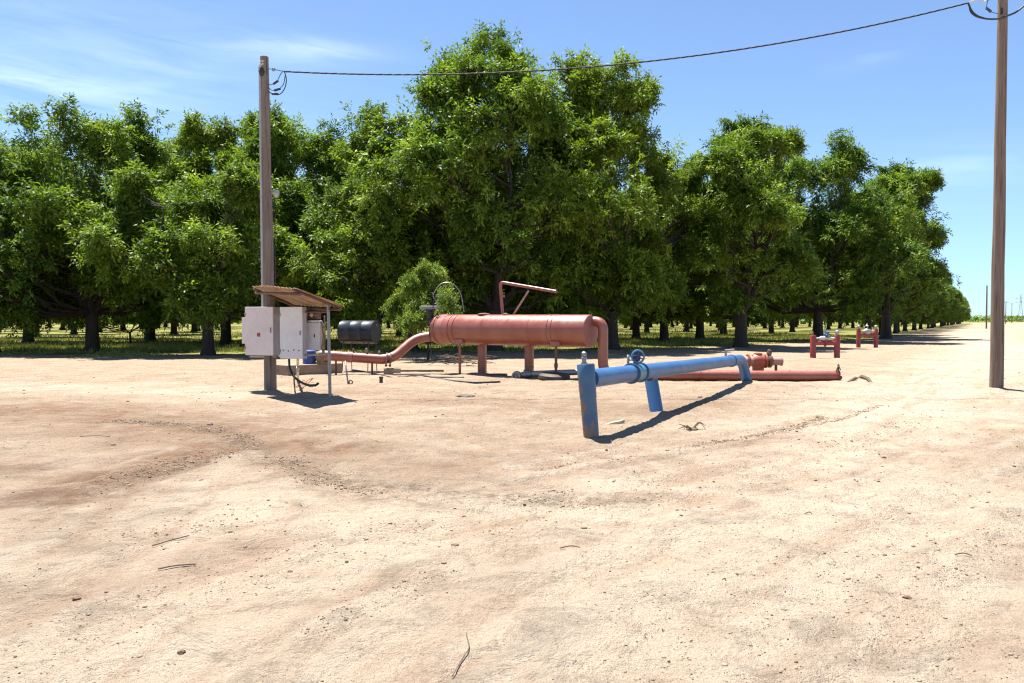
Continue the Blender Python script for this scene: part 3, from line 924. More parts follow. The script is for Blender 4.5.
# dry leaf and straw fragments
rg = np.random.default_rng(19)
lx, ly = place_near(rg, 1800)
kk = len(lx)
P = np.stack([lx, ly, ground_z(lx, ly) + .006], -1)
D = np.stack([rg.normal(size=kk), rg.normal(size=kk), rg.normal(size=kk) * .12], -1)
V, F, T = leaf_quads(rg, P, D, np.clip(.014 * np.exp(rg.normal(size=kk) * .5), .006, .06) * (1 + ly * .03), rg.uniform(.003, .008, kk) * (1 + ly * .05), np.clip(rg.normal(.35, .3, kk), 0, 1))
tag(np_mesh('dry_litter', V, F, LITTER, attrs={'tint': T}), 'bits of dead leaf and straw strewn on the sand', kind='stuff')

# ------------------------------------------------------------------ utility poles and the cable
def pole(base, top, r0, r1, mat, label, name='utility_pole'):
    t = thing(name, label, 'pole', base)
    b, u = Vector(base), Vector(top)
    pts = [b.lerp(u, k / 10) for k in range(11)]
    pts[0] = b - Vector((0, 0, .3))
    for i in range(1, 10): pts[i] = pts[i] + Vector((math.sin(i * 1.7) * .006, math.cos(i * 2.3) * .006, 0))
    mb = MB(); mb.tube(pts, [r0 + (r1 - r0) * k / 10 for k in range(11)], 24)
    mb.build('shaft', mat, t)
    return t
LB = gnd(270.5, 392)
LT = at(264.3, 57, LB.y)
lp = pole(LB, LT, .142, .092, POLE, 'weathered timber utility pole with grey conduit rising behind the control boxes')
mb = MB(); cdx = lambda y: 264.3 + (y - 57) / 335 * 6.2 - (4.0 + (y - 57) / 335 * 2.2) - .3
mb.tube([at(cdx(y), y, LB.y - .04) for y in (330, 250, 160, 100, 72)], .036, 12); mb.tube(fillet([at(cdx(72), 72, LB.y - .04), at(cdx(72), 66, LB.y - .04), at(264, 63, LB.y - .08)], .06), .04, 12)
mb.build('conduit', GALV, lp)
mb = MB(); mb.lathe(at(262.0, 68, LB.y - .06), (0.05, 0, -1), [(0, .02), (.0, .05), (.1, .075), (.18, .055), (.19, .01)], 14); mb.build('cable_hood', BLACK, lp)
mb = MB(); mb.box(at(262.4, 61.4, LB.y - .08), (.09, .07, .02), 0, .004); mb.build('hood_clip', WHITE, lp)
mb = MB(); mb.cyl(at(267, 68.5, LB.y - .02), at(272.5, 69.2, LB.y - .02), .012, n=8); mb.torus(at(273.6, 69.4, LB.y - .02), (0, 1, 0), .03, .014, 16, 6); mb.build('eye_bolt', STEEL, lp)
mb = MB(); mb.cyl(at(271, 193, LB.y - .05), at(275.5, 193, LB.y - .12), .015, n=8); mb.lathe(at(276.2, 190.5, LB.y - .14), (0, 0, -1), [(0, .02), (0, .055), (.03, .075), (.10, .07), (.12, .045), (.15, .04), (.16, .01)], 14)
mb.build('bracket_lamp', GALV, lp)
mb = MB(); mb.tube([at(274.6, 198, LB.y - .1), at(275.2, 215, LB.y - .13), at(275.0, 240, LB.y - .14), at(275.6, 286, LB.y - .15)], .009, 6); mb.build('lamp_wire', BLACK, lp)
for z_, px_ in ((130, 266), (240, 268)):
    mb = MB(); q = at(262.2, z_, LB.y - .02); mb.box(q, (.10, .1, .03), 0, .004); mb.build('conduit_clamp', STEEL, lp)

RB = gnd(996.2, 390)
RT = at(1003.0, -22, RB.y)
rp = pole(RB, RT, .150, .100, POLE2, 'tall brown timber utility pole at the right edge of the photo')
mb = MB(); mb.cyl(at(1001.5, 8, RB.y - .14), at(1001.5, 14, RB.y - .14), .03, n=10); mb.build('cable_clamp', BLACK, rp)
mb = MB(); mb.cyl(at(1001, -2, RB.y), at(990, -2, RB.y), .012, n=8); mb.torus(at(988, -1.5, RB.y), (0, 1, 0), .035, .014, 16, 6); mb.build('eye_bolt', STEEL, rp)
mb = MB(); mb.tube([at(988, -1, RB.y), at(984, 2, RB.y), at(978, -1, RB.y), at(969, 2.4, RB.y)], .018, 8); mb.build('strain_clamp', WHITE, rp)
mb = MB(); mb.tube([at(986, 8, RB.y), at(989, 10, RB.y), at(991, 12, RB.y)], .03, 8); mb.tube([at(988, 0, RB.y), at(986, 8, RB.y)], .008, 5); mb.tube([at(991, 12, RB.y), at(999, 14, RB.y)], .008, 5); mb.build('wire_connector', DKBLUE, rp)

def strands(mb, pts, off=.008, r=.0115, pitch=.62, k=3):
    pts = [Vector(p) for p in pts]
    L = 0
    paths = [[] for _ in range(k)]
    for i, p in enumerate(pts):
        if i: L += (p - pts[i - 1]).length
        d = pts[min(i + 1, len(pts) - 1)] - pts[max(i - 1, 0)]
        x, y = frame_of(d)
        for j in range(k):
            a = 2 * math.pi * (L / pitch + j / k)
            paths[j].append(p + (x * math.cos(a) + y * math.sin(a)) * off)
    for q in paths: mb.tube(q, r, 6)
A, B = at(285, 71.5, LB.y - .02), at(968, 3, RB.y)
cab = []
for i in range(241):
    t = i / 240
    cab.append(A.lerp(B, t) - Vector((0, 0, .60 * 4 * t * (1 - t))))
mb = MB(); strands(mb, cab)
mb.tube([at(273.6, 69.5, LB.y - .02), at(279, 70.4, LB.y - .02), A], .009, 6)
oc = single(mb, 'overhead_cable', CABLE, 'long dark twisted overhead cable sagging between the two utility poles', 'cable', A)
mb = MB()
loop = [at(*p, LB.y - .03) for p in ((284, 71), (286, 76), (286.5, 82), (285, 88), (282, 93), (278, 95), (272, 94), (268, 91))]
mb.tube(fillet(loop, .1, 3), .012, 8)
mb.tube(fillet([at(*p, LB.y - .03) for p in ((283, 71), (280, 75), (278.5, 79), (274, 84), (268.5, 85))], .08, 3), .009, 6)
mb.tube(fillet([at(*p, LB.y - .03) for p in ((268, 87), (271, 90), (274, 90.5), (280, 88.5), (284, 84), (285, 76))], .08, 3), .009, 6)
drop = thing('drop_wires', 'looped drop wires with three black connectors at the top of the left pole', 'wires', at(268, 91, LB.y - .03))
mb.build('wire_loop', BLACK, drop)
for a, b in (((273.2, 84.2), (278.4, 80.5)), ((274.2, 90.6), (280.6, 88.6)), ((271.8, 93.8), (278.4, 94.2))):
    mb = MB(); mb.cyl(at(*a, LB.y - .05), at(*b, LB.y - .05), .026, n=10, bev=.006); mb.build('connector', BLACK, drop)
mb = MB()
mb.tube(fillet([at(*p, RB.y - .16) for p in ((968, 3), (969.5, 6), (970.5, 12), (976, 16.5), (986, 19), (996, 19.2), (1003, 17.5), (1009, 15.3), (1016, 12.5), (1024, 6), (1040, -8), (1075, -26))], .15, 4), .021, 8)
mb.tube(fillet([at(*p, RB.y - .13) for p in ((969, 4), (972, 11), (977, 15.5), (986, 18.4))], .15, 4), .011, 6)
single(mb, 'jumper_cable', BLACK, 'thick dark cable looping under the top of the right pole and out of frame', 'cable', at(996, 19, RB.y - .16))

# ------------------------------------------------------------------ control boxes and their shelter
sh = thing('shelter', 'rusty corrugated shelter roof on a thin grey post beside the left pole', 'shelter', gnd(330, 398))
cA, cD, cB, cC = at(252, 286.5, 17.6), at(297, 287, 15.3), at(295, 305.5, 18.7), at(344, 306, 16.7)
rows = []
NW = 96
for j in range(5):
    row = []
    for i in range(NW + 1):
        u, vv = i / NW, j / 4
        p = cA.lerp(cD, u).lerp(cB.lerp(cC, u), vv)
        p.z += .009 * math.sin(u * 2 * math.pi * 24 * .5) + .02 * math.sin(u * 5 + vv * 2)
        row.append(p)
    rows.append(row)
mb = MB(); mb.quadgrid(rows); r_o = mb.build('roof_sheet', ROOF, sh, solid=.005)
for f in r_o.data.polygons: f.use_smooth = True
dn = Vector((0, 0, -.055))
for u in (.06, .94):
    mb = MB(); a, b = cA.lerp(cD, u) + dn, cB.lerp(cC, u) + dn
    mb.tube([a + (a - b) * .02, b + (b - a) * .02], .028, 4); mb.build('rafter', RUST, sh)
for vv in (.08, .92):
    mb = MB(); a, b = cA.lerp(cB, vv) + dn * 1.9, cD.lerp(cC, vv) + dn * 1.9
    mb.tube([a, b], .03, 4); mb.build('purlin', RUST, sh)
pb = gnd(330.2, 398.5)
pt = at(328.2, 303, 16.8)
mb = MB(); mb.cyl(pb - Vector((0, 0, .2)), pt, .034, n=14); mb.build('post', STEEL, sh)
mb = MB(); mb.tube([at(276, 356.6, 18.2), at(300, 355.5, 17.7), at(329, 354, 16.86)], .022, 4); mb.build('rail', GALV, sh)
mb = MB(); mb.tube([at(250, 356.3, 18.22), at(277, 356.5, 18.1)], .025, 4); mb.build('rail', GALV, sh)
mb = MB(); mb.tube([at(276, 312, 18.25), at(300, 312, 17.75), at(328.6, 312, 16.86)], .022, 4); mb.build('rail', RUST, sh)

def cabinet(name, label, x0, x1, y0, y1, Y, dep, ang, mat, side=None, n_hinge=2):
    """wall box whose front spans the given part of the picture; ang turns its face to the left"""
    l, r = at(x0, y1, Y), at(x1, y1, Y)
    e = Vector((math.cos(ang), -math.sin(ang), 0)); nrm = Vector((-math.sin(ang), -math.cos(ang), 0))
    # solve the width so that the right edge projects on x1
    k = (x1 - 512) / FPX
    wd = (k * l.y - l.x) / (e.x - k * e.y)
    h = at(x0, y0, Y).z - l.z
    t = thing(name, label, 'electrical cabinet', l + e * wd * .5 - nrm * dep * .5)
    c = l + e * wd * .5 - nrm * dep * .5 + Vector((0, 0, h / 2))
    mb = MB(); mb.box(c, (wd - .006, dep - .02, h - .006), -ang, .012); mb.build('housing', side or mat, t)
    mb = MB(); mb.box(l + e * wd * .5 + nrm * .002 + Vector((0, 0, h / 2)), (wd, .02, h), -ang, .006)
    mb.build('door', mat, t)
    return t, l, e, nrm, wd, h
AN = R(22)
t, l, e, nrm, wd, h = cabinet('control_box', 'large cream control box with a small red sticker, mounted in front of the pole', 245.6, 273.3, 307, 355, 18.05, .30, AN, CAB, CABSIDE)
mb = MB(); mb.box(l + e * wd * .49 + nrm * .015 + Vector((0, 0, h * .425)), (.085, .006, .085), -AN, .002); mb.build('warning_sticker', REDMARK, t)
mb = MB(); mb.box(l + e * (wd - .06) + nrm * .022 + Vector((0, 0, h * .52)), (.022, .03, .12), -AN, .005); mb.build('handle', STEEL, t)
for k in (.16, .84):
    mb = MB(); mb.cyl(l + e * .006 + nrm * .016 + Vector((0, 0, h * k - .04)), l + e * .006 + nrm * .016 + Vector((0, 0, h * k + .04)), .012, n=8); mb.build('hinge', STEEL, t)
t2, l2, e2, n2, w2, h2 = cabinet('junction_box', 'small grey box tucked behind the left edge of the large cream box', 242.2, 248.5, 317.5, 343.5, 18.35, .16, AN, CAB, CABSIDE)
mb = MB(); mb.cyl(l2 + e2 * w2 * .5 - n2 * .08 + Vector((0, 0, -.08)), l2 + e2 * w2 * .5 - n2 * .08 + Vector((0, 0, .01)), .02, n=10); mb.build('gland', STEEL, t2)
t, l, e, nrm, wd, h = cabinet('control_box', 'tall white control box with chipped paint, right of the pole', 280.5, 302.5, 307, 358.5, 17.65, .17, AN, CABW, CABSIDE)
mb = MB(); mb.box(l + e * (wd - .05) + nrm * .02 + Vector((0, 0, h * .5)), (.02, .03, .1), -AN, .005); mb.build('handle', STEEL, t)
for k, q in ((.15, .16), (.38, .15), (.62, .17), (.85, .16)):
    mb = MB(); mb.cyl(l + e * wd * k + nrm * .008 + Vector((0, 0, h * q)), l + e * wd * k + nrm * .02 + Vector((0, 0, h * q)), .016, n=10); mb.build('bolt', RUST, t)
for k in (.15, .85):
    mb = MB(); mb.cyl(l + e * .006 + nrm * .016 + Vector((0, 0, h * k - .04)), l + e * .006 + nrm * .016 + Vector((0, 0, h * k + .04)), .012, n=8); mb.build('hinge', STEEL, t)
t, l, e, nrm, wd, h = cabinet('meter_box', 'small white meter box with two clips under the shelter roof', 306.8, 320, 322.5, 350, 17.75, .2, R(12), CABW, CABSIDE)
mb = MB(); mb.box(l + e * wd * .6 + nrm * .014 + Vector((0, 0, h * .52)), (.03, .006, .07), -R(12), .002); mb.build('keyhole_plate', BLACK, t)
for k in (.28, .74):
    mb = MB(); mb.box(l + e * -.008 + nrm * .0 + Vector((0, 0, h * k)), (.03, .05, .07), -R(12), .006); mb.build('clip', BLACK, t)
mb = MB(); mb.lathe(l + e * wd * .5 - nrm * .08 + Vector((0, 0, h)), (0, 0, 1), [(0, .05), (.02, .16), (.045, .16), (.05, .12), (.05, .01)], 20); mb.build('lid', CABW, t)
q0 = at(303.5, 320, 17.75)
sb = thing('switch_box', 'rusty brown switch box above the small white meter box', 'switch box', q0 + Vector((.18, 0, 0)))
mb = MB(); mb.box(at(312, 315.5, 17.85), (.36, .2, .17), -R(12), .02); mb.build('housing', RUST, sb)
for px_ in (306.5, 311.5, 316):
    mb = MB(); mb.cyl(at(px_, 315, 17.77), at(px_, 315, 17.70), .045, n=12, bev=.01); mb.build('knob', BRASSY if px_ != 311.5 else GALV, sb)
# cables and conduits under the boxes
mb = MB(); mb.tube(fillet([at(289, 359, 17.6), at(289.5, 368, 17.55), at(293, 376, 17.4), at(300, 382, 17.2), at(309, 385.6, 17.0), at(316, 385.2, 16.95), at(318.6, 383, 16.95)], .25, 5), .026, 10)
single(mb, 'flexible_cable', BLACK, 'thick black cable curving from the tall white box down to the sand', 'cable', at(289, 359, 17.6))
cb_ = gnd(297.8, 380)
cp = thing('conduit_pipe', 'white plastic conduit rising from the sand into the tall white box', 'conduit', gnd(297.8, 380))
mb = MB(); mb.cyl(cb_ - Vector((0, 0, .1)), at(297.8, 359, 17.75).xy.to_3d() + Vector((0, 0, at(297.8, 358, 17.75).z)), .03, n=12); mb.build('tube', WHITE, cp)
mb = MB(); mb.cyl(at(297.8, 371, 18.6), at(297.8, 367, 18.5), .038, n=12); mb.build('sleeve', GALV, cp)
for i, pts in enumerate((((294, 378), (294, 386), (297, 393)), ((296, 388), (304, 383), (311, 388), (316, 386)), ((301, 390), (307, 384), (313, 379)))):
    pp = [gnd(x, y) + Vector((0, 0, .03 + .06 * (k == 1))) for k, (x, y) in enumerate(pts)]
    if i == 0: pp = [at(294, 372, 17.3), at(294.2, 382, 17.2), gnd(295, 392) + Vector((0, 0, .02))]
    mb = MB(); mb.tube(fillet(pp, .2, 5), .014 if i else .018, 7)
    single(mb, 'loose_wire', WIRE if i else TANPIPE, ('tan wire hanging straight down under the tall white box', 'orange wire lying crumpled on the sand below the boxes', 'short orange wire bent over the black cable end')[i], 'wire', pp[-1], 'loose wires under the boxes')
mb = MB(); mb.tube([at(321.5, 322, 17.6), at(323.5, 335, 17.6), at(322, 348, 17.6), at(324, 356, 17.7)], .022, 8); mb.tube([at(324.5, 316, 17.5), at(325, 335, 17.6), at(324, 354, 17.7)], .016, 8)
single(mb, 'cable_bundle', TANPIPE, 'tan cables hanging between the meter box and the grey post', 'cables', at(324, 354, 17.7))

# ------------------------------------------------------------------ pump on its plinth, red suction pipe
pl0, pl1 = gnd(278, 376.5), gnd(333, 373.5)
c = (pl0 + pl1) / 2 + Vector((0, .35, .15))
mb = MB(); mb.box(c, ((pl1 - pl0).length, .8, .34), math.atan2(pl1.y - pl0.y, pl1.x - pl0.x), .02)
single(mb, 'plinth', CONC, 'low brown concrete plinth behind the white conduit', 'plinth', Vector((c.x, c.y, 0)))
zt = .32
pm = thing('pump', 'blue water pump standing on the concrete plinth under the boxes', 'pump', Vector((at(310, 366, c.y).x, c.y, zt)))
mb = MB(); o_ = Vector((at(309.5, 366, c.y).x, c.y, zt))
mb.lathe(o_, (0, 0, 1), [(0, .02), (0, .20), (.04, .21), (.06, .19)] + [v for k in range(7) for v in ((.08 + k * .045, .19), (.085 + k * .045, .205), (.105 + k * .045, .205), (.11 + k * .045, .19))] + [(.40, .19), (.42, .15), (.43, .02)], 24)
mb.build('motor', MOTORBLUE, pm)
o2 = Vector((at(322.5, 366, c.y).x, c.y, zt))
mb = MB(); mb.lathe(o2 + Vector((0, -.17, .21)), (0, 1, 0), [(0, .03), (0, .14), (.05, .19), (.12, .21), (.22, .21), (.3, .17), (.32, .03)], 24); mb.box(o2 + Vector((0, 0, .03)), (.36, .3, .06), 0, .01)
mb.build('volute', TANPIPE, pm)
mb = MB(); mb.tube([o_ + Vector((.15, 0, .2)), o2 + Vector((-.1, 0, .21))], .09, 14); mb.build('shaft_cover', BRASSY, pm)

ip = thing('suction_pipe', 'red pipe running low from the pump then rising into the left end of the tank', 'pipe', at(388, 366, 24.0))
TL, TR_ = Vector((-2.27, 24.39, 1.37)), Vector((2.13, 21.5, 1.35))
TAX = (TR_ - TL).normalized()
p0, p1, p2, p3 = at(324, 355.3, 23.6), at(391, 360.0, 23.9), at(416.5, 337.5, 24.35), TL + Vector((0, .0, -.21)) + TAX * .1
pthp = fillet([p0, p1, p2, p3], .36, 8)
mb = MB(); mb.tube(pthp, .148, 24); mb.build('pipe', RED, ip)
def flange(c, axis, r, th, mat, par, name='flange', bolts=8):
    ax = Vector(axis).normalized()
    mb = MB(); mb.lathe(Vector(c) - ax * th / 2, ax, [(0, .02), (0, r - .006), (.004, r), (th - .004, r), (th, r - .006), (th, .02)], 28)
    x, y = frame_of(ax)
    for k in range(bolts):
        a = 2 * math.pi * (k + .5) / bolts
        q = Vector(c) + (x * math.cos(a) + y * math.sin(a)) * (r - .03)
        mb.cyl(q - ax * (th / 2 + .018), q + ax * (th / 2 + .018), .013, n=6)
    return mb.build(name, mat, par)
dir1 = (p1 - p0).normalized()
for px_ in (386.6, 390.4):
    q = p0 + dir1 * ((at(px_, 360, 23.9).x - p0.x) / dir1.x)
    flange(q, dir1, .215, .045, RUST if px_ > 388 else RED, ip)
for px_, rr2 in ((350.5, .162),):
    q = p0 + dir1 * ((at(px_, 360, 23.8).x - p0.x) / dir1.x)
    flange(q, dir1, rr2, .16, REDCAP, ip, 'coupling', 4)
for px_, hh in ((354, .10), (366.5, .2), (379, .09)):
    q = p0 + dir1 * ((at(px_, 360, 23.8).x - p0.x) / dir1.x) + Vector((0, 0, .14))
    mb = MB(); mb.cyl(q, q + Vector((0, 0, hh * .55)), .022, n=10); mb.lathe(q + Vector((0, 0, hh * .5)), (0, 0, 1), [(0, .01), (0, .035), (.03, .04), (.06, .035), (.07, .005)], 12)
    mb.build('air_valve', STEEL if px_ > 360 else RUST, ip)
for px_ in (337, 372):
    q = p0 + dir1 * ((at(px_, 360, 23.8).x - p0.x) / dir1.x)
    mb = MB(); mb.cyl(Vector((q.x, q.y, -.1)), q - Vector((0, 0, .12)), .03, n=10); mb.build('stand', RUST, ip)

mb = MB(); cbk = gnd(391.5, 375.5) + Vector((0, .15, .08)); mb.box(cbk, (.5, .3, .26), R(8), .03)
single(mb, 'support_block', CONC, 'rough concrete block under the red pipe flange', 'block', gnd(391.5, 375.5) + Vector((0, .15, 0)))

# drum on thin legs
dc = at(359.5, 332.0, 25.4)
dax = Vector((math.cos(R(-18)), math.sin(R(-18)), 0))
dr = thing('fuel_drum', 'black drum lying on a thin leg stand behind the red pipe', 'drum', Vector((dc.x, dc.y, 0)))
mb = MB(); Ld, rd = 1.2, .365
pf = [(0, .01), (.012, rd - .03), (.0, rd - .022), (0, rd - .005), (.012, rd + .004), (.025, rd)]
for kx in (.33, .66): pf += [(Ld * kx - .02, rd), (Ld * kx, rd + .012), (Ld * kx + .02, rd)]
pf += [(Ld - .025, rd), (Ld - .012, rd + .004), (Ld, rd - .005), (Ld, rd - .022), (Ld - .012, rd - .03), (Ld - .012, .01)]
mb.lathe(dc - dax * Ld / 2, dax, pf, 32); mb.build('barrel', DRUM, dr)
mb = MB(); mb.cyl(dc + dax * (Ld / 2 - .015) + Vector((0, 0, .22)), dc + dax * (Ld / 2 + .015) + Vector((0, 0, .22)), .03, n=12); mb.build('bung', STEEL, dr)
dpr = Vector((-dax.y, dax.x, 0))
for s1 in (-.45, .45):
    for s2 in (-.24, .24):
        q = dc + dax * s1 + dpr * s2
        mb = MB(); mb.cyl(Vector((q.x + dpr.x * s2 * .3, q.y + dpr.y * s2 * .3, -.1)), Vector((q.x, q.y, dc.z - .25)), .014, n=8); mb.build('leg', RUST, dr)
mb = MB()
for s2 in (-.24, .24): mb.tube([dc + dax * -.56 + dpr * s2 + Vector((0, 0, -.29)), dc + dax * .56 + dpr * s2 + Vector((0, 0, -.29))], .02, 4)
for s1 in (-.45, .45): mb.tube([dc + dax * s1 + dpr * -.24 + Vector((0, 0, -.325)), dc + dax * s1 + dpr * .24 + Vector((0, 0, -.325))], .02, 4)
mb.build('cradle', RUST, dr)

st_ = gnd(348.6, 384)
sk = thing('stake', 'thin leaning steel stake with a ring at its foot, left of the concrete block', 'stake', st_)
mb = MB(); mb.cyl(st_ - Vector((0, 0, .1)), at(345.2, 361, st_.y + .1), .022, n=8); mb.build('rod', STEEL, sk)
mb = MB(); mb.torus(st_ + Vector((.06, -.02, .05)), (.3, 1, .1), .05, .016, 18, 7); mb.build('ring', RUST, sk)
st2 = gnd(381, 383.5)
mb = MB(); mb.lathe(st2 - Vector((0, 0, .1)), (.02, 0, 1), [(0, .01), (0, .05), (.22, .045), (.24, .055), (.28, .055), (.285, .01)], 14)
single(mb, 'pipe_stub', DARKIRON, 'short dark pipe stub poking out of the sand below the flange', 'pipe stub', st2)

# ------------------------------------------------------------------ filter tank
tk = thing('filter_tank', 'long red horizontal filter tank on legs with a pale end cap', 'tank', Vector(((TL.x + TR_.x) / 2, (TL.y + TR_.y) / 2, 0)))
LT_ = (TR_ - TL).length
TRAD = .445
mb = MB(); mb.lathe(TL, TAX, [(0, .02), (.0, TRAD - .03), (.012, TRAD - .004), (.03, TRAD), (LT_ * .35, TRAD), (LT_ * .7, TRAD), (LT_ - .03, TRAD), (LT_ - .02, TRAD - .004)], 64)
mb.build('shell', RED, tk)
mb = MB(); mb.lathe(TR_ - TAX * .028, TAX, [(0, TRAD - .03), (.006, TRAD - .004), (.024, TRAD - .012), (.034, TRAD - .04), (.038, TRAD - .08), (.04, .02)], 64); mb.build('end_cap', REDCAP, tk)
mb = MB(); mb.lathe(TL + TAX * .10, TAX, [(0, TRAD), (.002, TRAD + .02), (.06, TRAD + .02), (.062, TRAD)], 64); mb.build('flange_ring', RED, tk)
mb = MB(); mb.lathe(TL + TAX * .26, TAX, [(0, TRAD + .001), (.002, TRAD + .005), (.20, TRAD + .005), (.202, TRAD + .001)], 64); mb.build('paint_band', REDCAP, tk)
for k_ in (.36, .66):
    mb = MB(); mb.lathe(TL + TAX * (LT_ * k_), TAX, [(0, TRAD), (.006, TRAD + .006), (.016, TRAD + .006), (.022, TRAD)], 64); mb.build('weld_seam', RED, tk)
tpr = Vector((-TAX.y, TAX.x, 0)).normalized()       # points away from the camera
def tpos(px):                                       # point of the axis seen at a column of the picture
    k = (px - 512) / FPX
    t = (k * TL.y - TL.x) / (TAX.x - k * TAX.y)
    return TL + TAX * t
for px_ in (455.5, 460.2, 553.5, 557.5):
    mb = MB(); mb.lathe(tpos(px_) - TAX * .02, TAX, [(0, TRAD + .001), (.002, TRAD + .014), (.038, TRAD + .014), (.04, TRAD + .001)], 64); mb.build('strap', RED, tk)
for px_, oy in ((475.5, .34), (522.5, .36)):
    q = tpos(px_) + tpr * oy
    mb = MB(); mb.cyl((q.x, q.y, -.15), (q.x, q.y, q.z - .22), .135, n=24); mb.lathe((q.x, q.y, .0), (0, 0, 1), [(0, .02), (0, .20), (.05, .20), (.052, .02)], 24)
    mb.build('leg', RED, tk)
for px_ in (465.8, 561.5):
    q = tpos(px_) - tpr * .30
    mb = MB(); mb.cyl((q.x, q.y, -.05), (q.x, q.y, q.z - .25), .038, n=14); mb.cyl((q.x, q.y, .35), (q.x, q.y, .46), .052, n=14)
    mb.build('jack_leg', RUST if px_ > 500 else RED, tk)
    mb = MB(); mb.box((q.x, q.y, q.z - .35), (.30, .16, .14), math.atan2(TAX.y, TAX.x), .012); mb.build('saddle', RED, tk)
# bent vent pipe on top
vb = tpos(500) + tpr * .15; vz = vb.z + .38
vt = at(500, 282, vb.y)
mb = MB(); mb.tube(fillet([(vb.x, vb.y, vz), vt, at(556, 291.5, vb.y - .9)], .14, 6), .045, 14); mb.cyl((vb.x, vb.y, vt.z - .45), (vb.x, vb.y, vt.z - .38), .06, n=14)
mb.build('vent_pipe', RED, tk)
mb = MB(); mb.tube([at(513.5, 314.5, vb.y - .35), at(528.6, 290.5, vb.y - .5)], .03, 8); mb.build('brace', PINK, tk)
mb = MB(); mb.tube([at(556, 291.3, vb.y - .9), at(559, 293, vb.y - .92)], .012, 6); mb.build('vent_tip', RUST, tk)
mb = MB(); q = tpos(484); mb.lathe(q + Vector((0, 0, TRAD - .01)), (0, 0, 1), [(0, .02), (0, .19), (.03, .19), (.05, .12), (.06, .02)], 24); mb.build('hatch', RUST, tk)
mb = MB(); q = tpos(506); mb.lathe(q + Vector((0, 0, TRAD - .01)), (0, 0, 1), [(0, .02), (0, .10), (.03, .10), (.05, .05), (.06, .02)], 18); mb.build('hatch', RUST, tk)
# air valve head with thin hoses at the left end
q = at(431, 311, 24.3)
av = thing('pressure_valve', 'dark pressure valve with thin looping hoses on the left end of the tank', 'valve', Vector((q.x, q.y, q.z - .3)))
mb = MB(); mb.box(q + Vector((-.05, 0, .1)), (.52, .16, .11), R(-5), .02); mb.build('bonnet', STEEL, av)
mb = MB(); mb.lathe(q + Vector((-.02, 0, -.34)), (0, 0, 1), [(0, .03), (0, .12), (.06, .13), (.10, .09), (.3, .11), (.36, .17), (.39, .17), (.40, .02)], 20); mb.build('body', BLACK, av)
for k, pts in enumerate((((440, 308), (437, 302), (432, 296), (440, 283), (452, 282), (461, 292), (464, 312)), ((433, 308), (434, 299), (440, 296), (450, 298), (456, 306), (458, 312)))):
    mb = MB(); mb.tube(fillet([at(*p, 24.2) for p in pts], .3, 5), .013 if k == 0 else .016, 7); mb.build('hose', STEEL if k == 0 else BLACK, av)
mb = MB(); mb.tube(fillet([at(430.5, 318, 24.0), at(429.5, 330, 23.95), at(430.5, 345, 23.9), at(432, 361, 23.9)], .3, 4), .012, 6); mb.build('drain_hose', BLACK, av)

# outlet: bends down from the far end of the tank and runs along the ground to the right
op = thing('outlet_pipe', 'red pipe bending down from the tank end and lying along the sand', 'pipe', Vector((5.9, 21.4, 0)))
s0 = TR_ + Vector((0, 0, .26)) - TAX * .25 + tpr * .17
e1 = at(602.5, 340, 21.5)
s1 = s0 + TAX * (.25 + .28)
d0 = Vector((s1.x, s1.y, .165))
mb = MB(); mb.tube(fillet([s0, s1, d0, at(668, 375.3, 21.5), at(836, 376, 21.2)], .36, 9), .138, 28); mb.build('pipe', RED, op)
for px_ in (700, 790):
    q = at(px_, 375.5, 21.4)
    mb = MB(); mb.lathe(q - Vector((.012, 0, 0)), (1, 0, 0), [(0, .137), (.004, .146), (.02, .146), (.024, .137)], 28); mb.build('weld_ring', RED, op)
flange(at(836, 376, 21.2), (1, 0, 0), .15, .05, BRICKRED, op, 'blank_flange')
q = at(838.3, 377, 21.15)
hv = thing('hydrant_valve', 'brown metal valve with upright handle at the right end of the ground pipe', 'valve', Vector((q.x, q.y, 0)))
mb = MB(); mb.lathe(Vector((q.x, q.y, .02)), (0, 0, 1), [(-.05, .03), (0, .07), (.08, .075), (.12, .05), (.20, .06), (.25, .05), (.30, .025), (.36, .02), (.37, .005)], 16); mb.cyl((q.x - .1, q.y, .12), (q.x + .09, q.y, .12), .045, n=14)
mb.build('body', BRASSY, hv)
mb = MB(); mb.tube(fillet([Vector((q.x - .07, q.y - .03, .12)), Vector((q.x - .06, q.y - .03, .34)), Vector((q.x - .01, q.y - .03, .44)), Vector((q.x + .05, q.y - .03, .32))], .06, 4), .014, 8); mb.build('handle', BRASSY, hv)
mb = MB(); mb.lathe(Vector((q.x, q.y, .38)), (0, 0, 1), [(0, .01), (0, .035), (.06, .03), (.10, .015), (.11, .005)], 12); mb.build('cap', RUST, hv)

# silver pipe with an open coupling
sp_ = thing('silver_pipe', 'silver aluminium pipe lying on the sand under the tank', 'pipe', gnd(560, 376))
a, b = at(528, 374.0, 22.3), at(612, 370.8, 22.1)
mb = MB(); mb.tube([a, b], .085, 20); mb.build('pipe', GALV, sp_)
sx = (b - a).normalized()
mb = MB(); mb.lathe(a - sx * .12, sx, [(0, .02), (0, .12), (.03, .135), (.08, .12), (.15, .10), (.2, .11), (.24, .09), (.24, .02)], 22); mb.build('coupling', STEEL, sp_)
vq = at(517, 376.2, 22.3)
vd = Vector((-.5, -1, .0)).normalized()
mb = MB(); mb.tube([a - sx * .1, vq], .075, 16); mb.lathe(vq - vd * .06, vd, [(0, .02), (0, .10), (.04, .145), (.10, .15), (.13, .14), (.135, .09), (.09, .08), (.09, .01)], 24); mb.build('end_coupling', STEEL, sp_)
mb = MB(); mb.torus(vq + vd * .07, vd, .125, .014, 24, 7); mb.build('seal_ring', GALV, sp_)
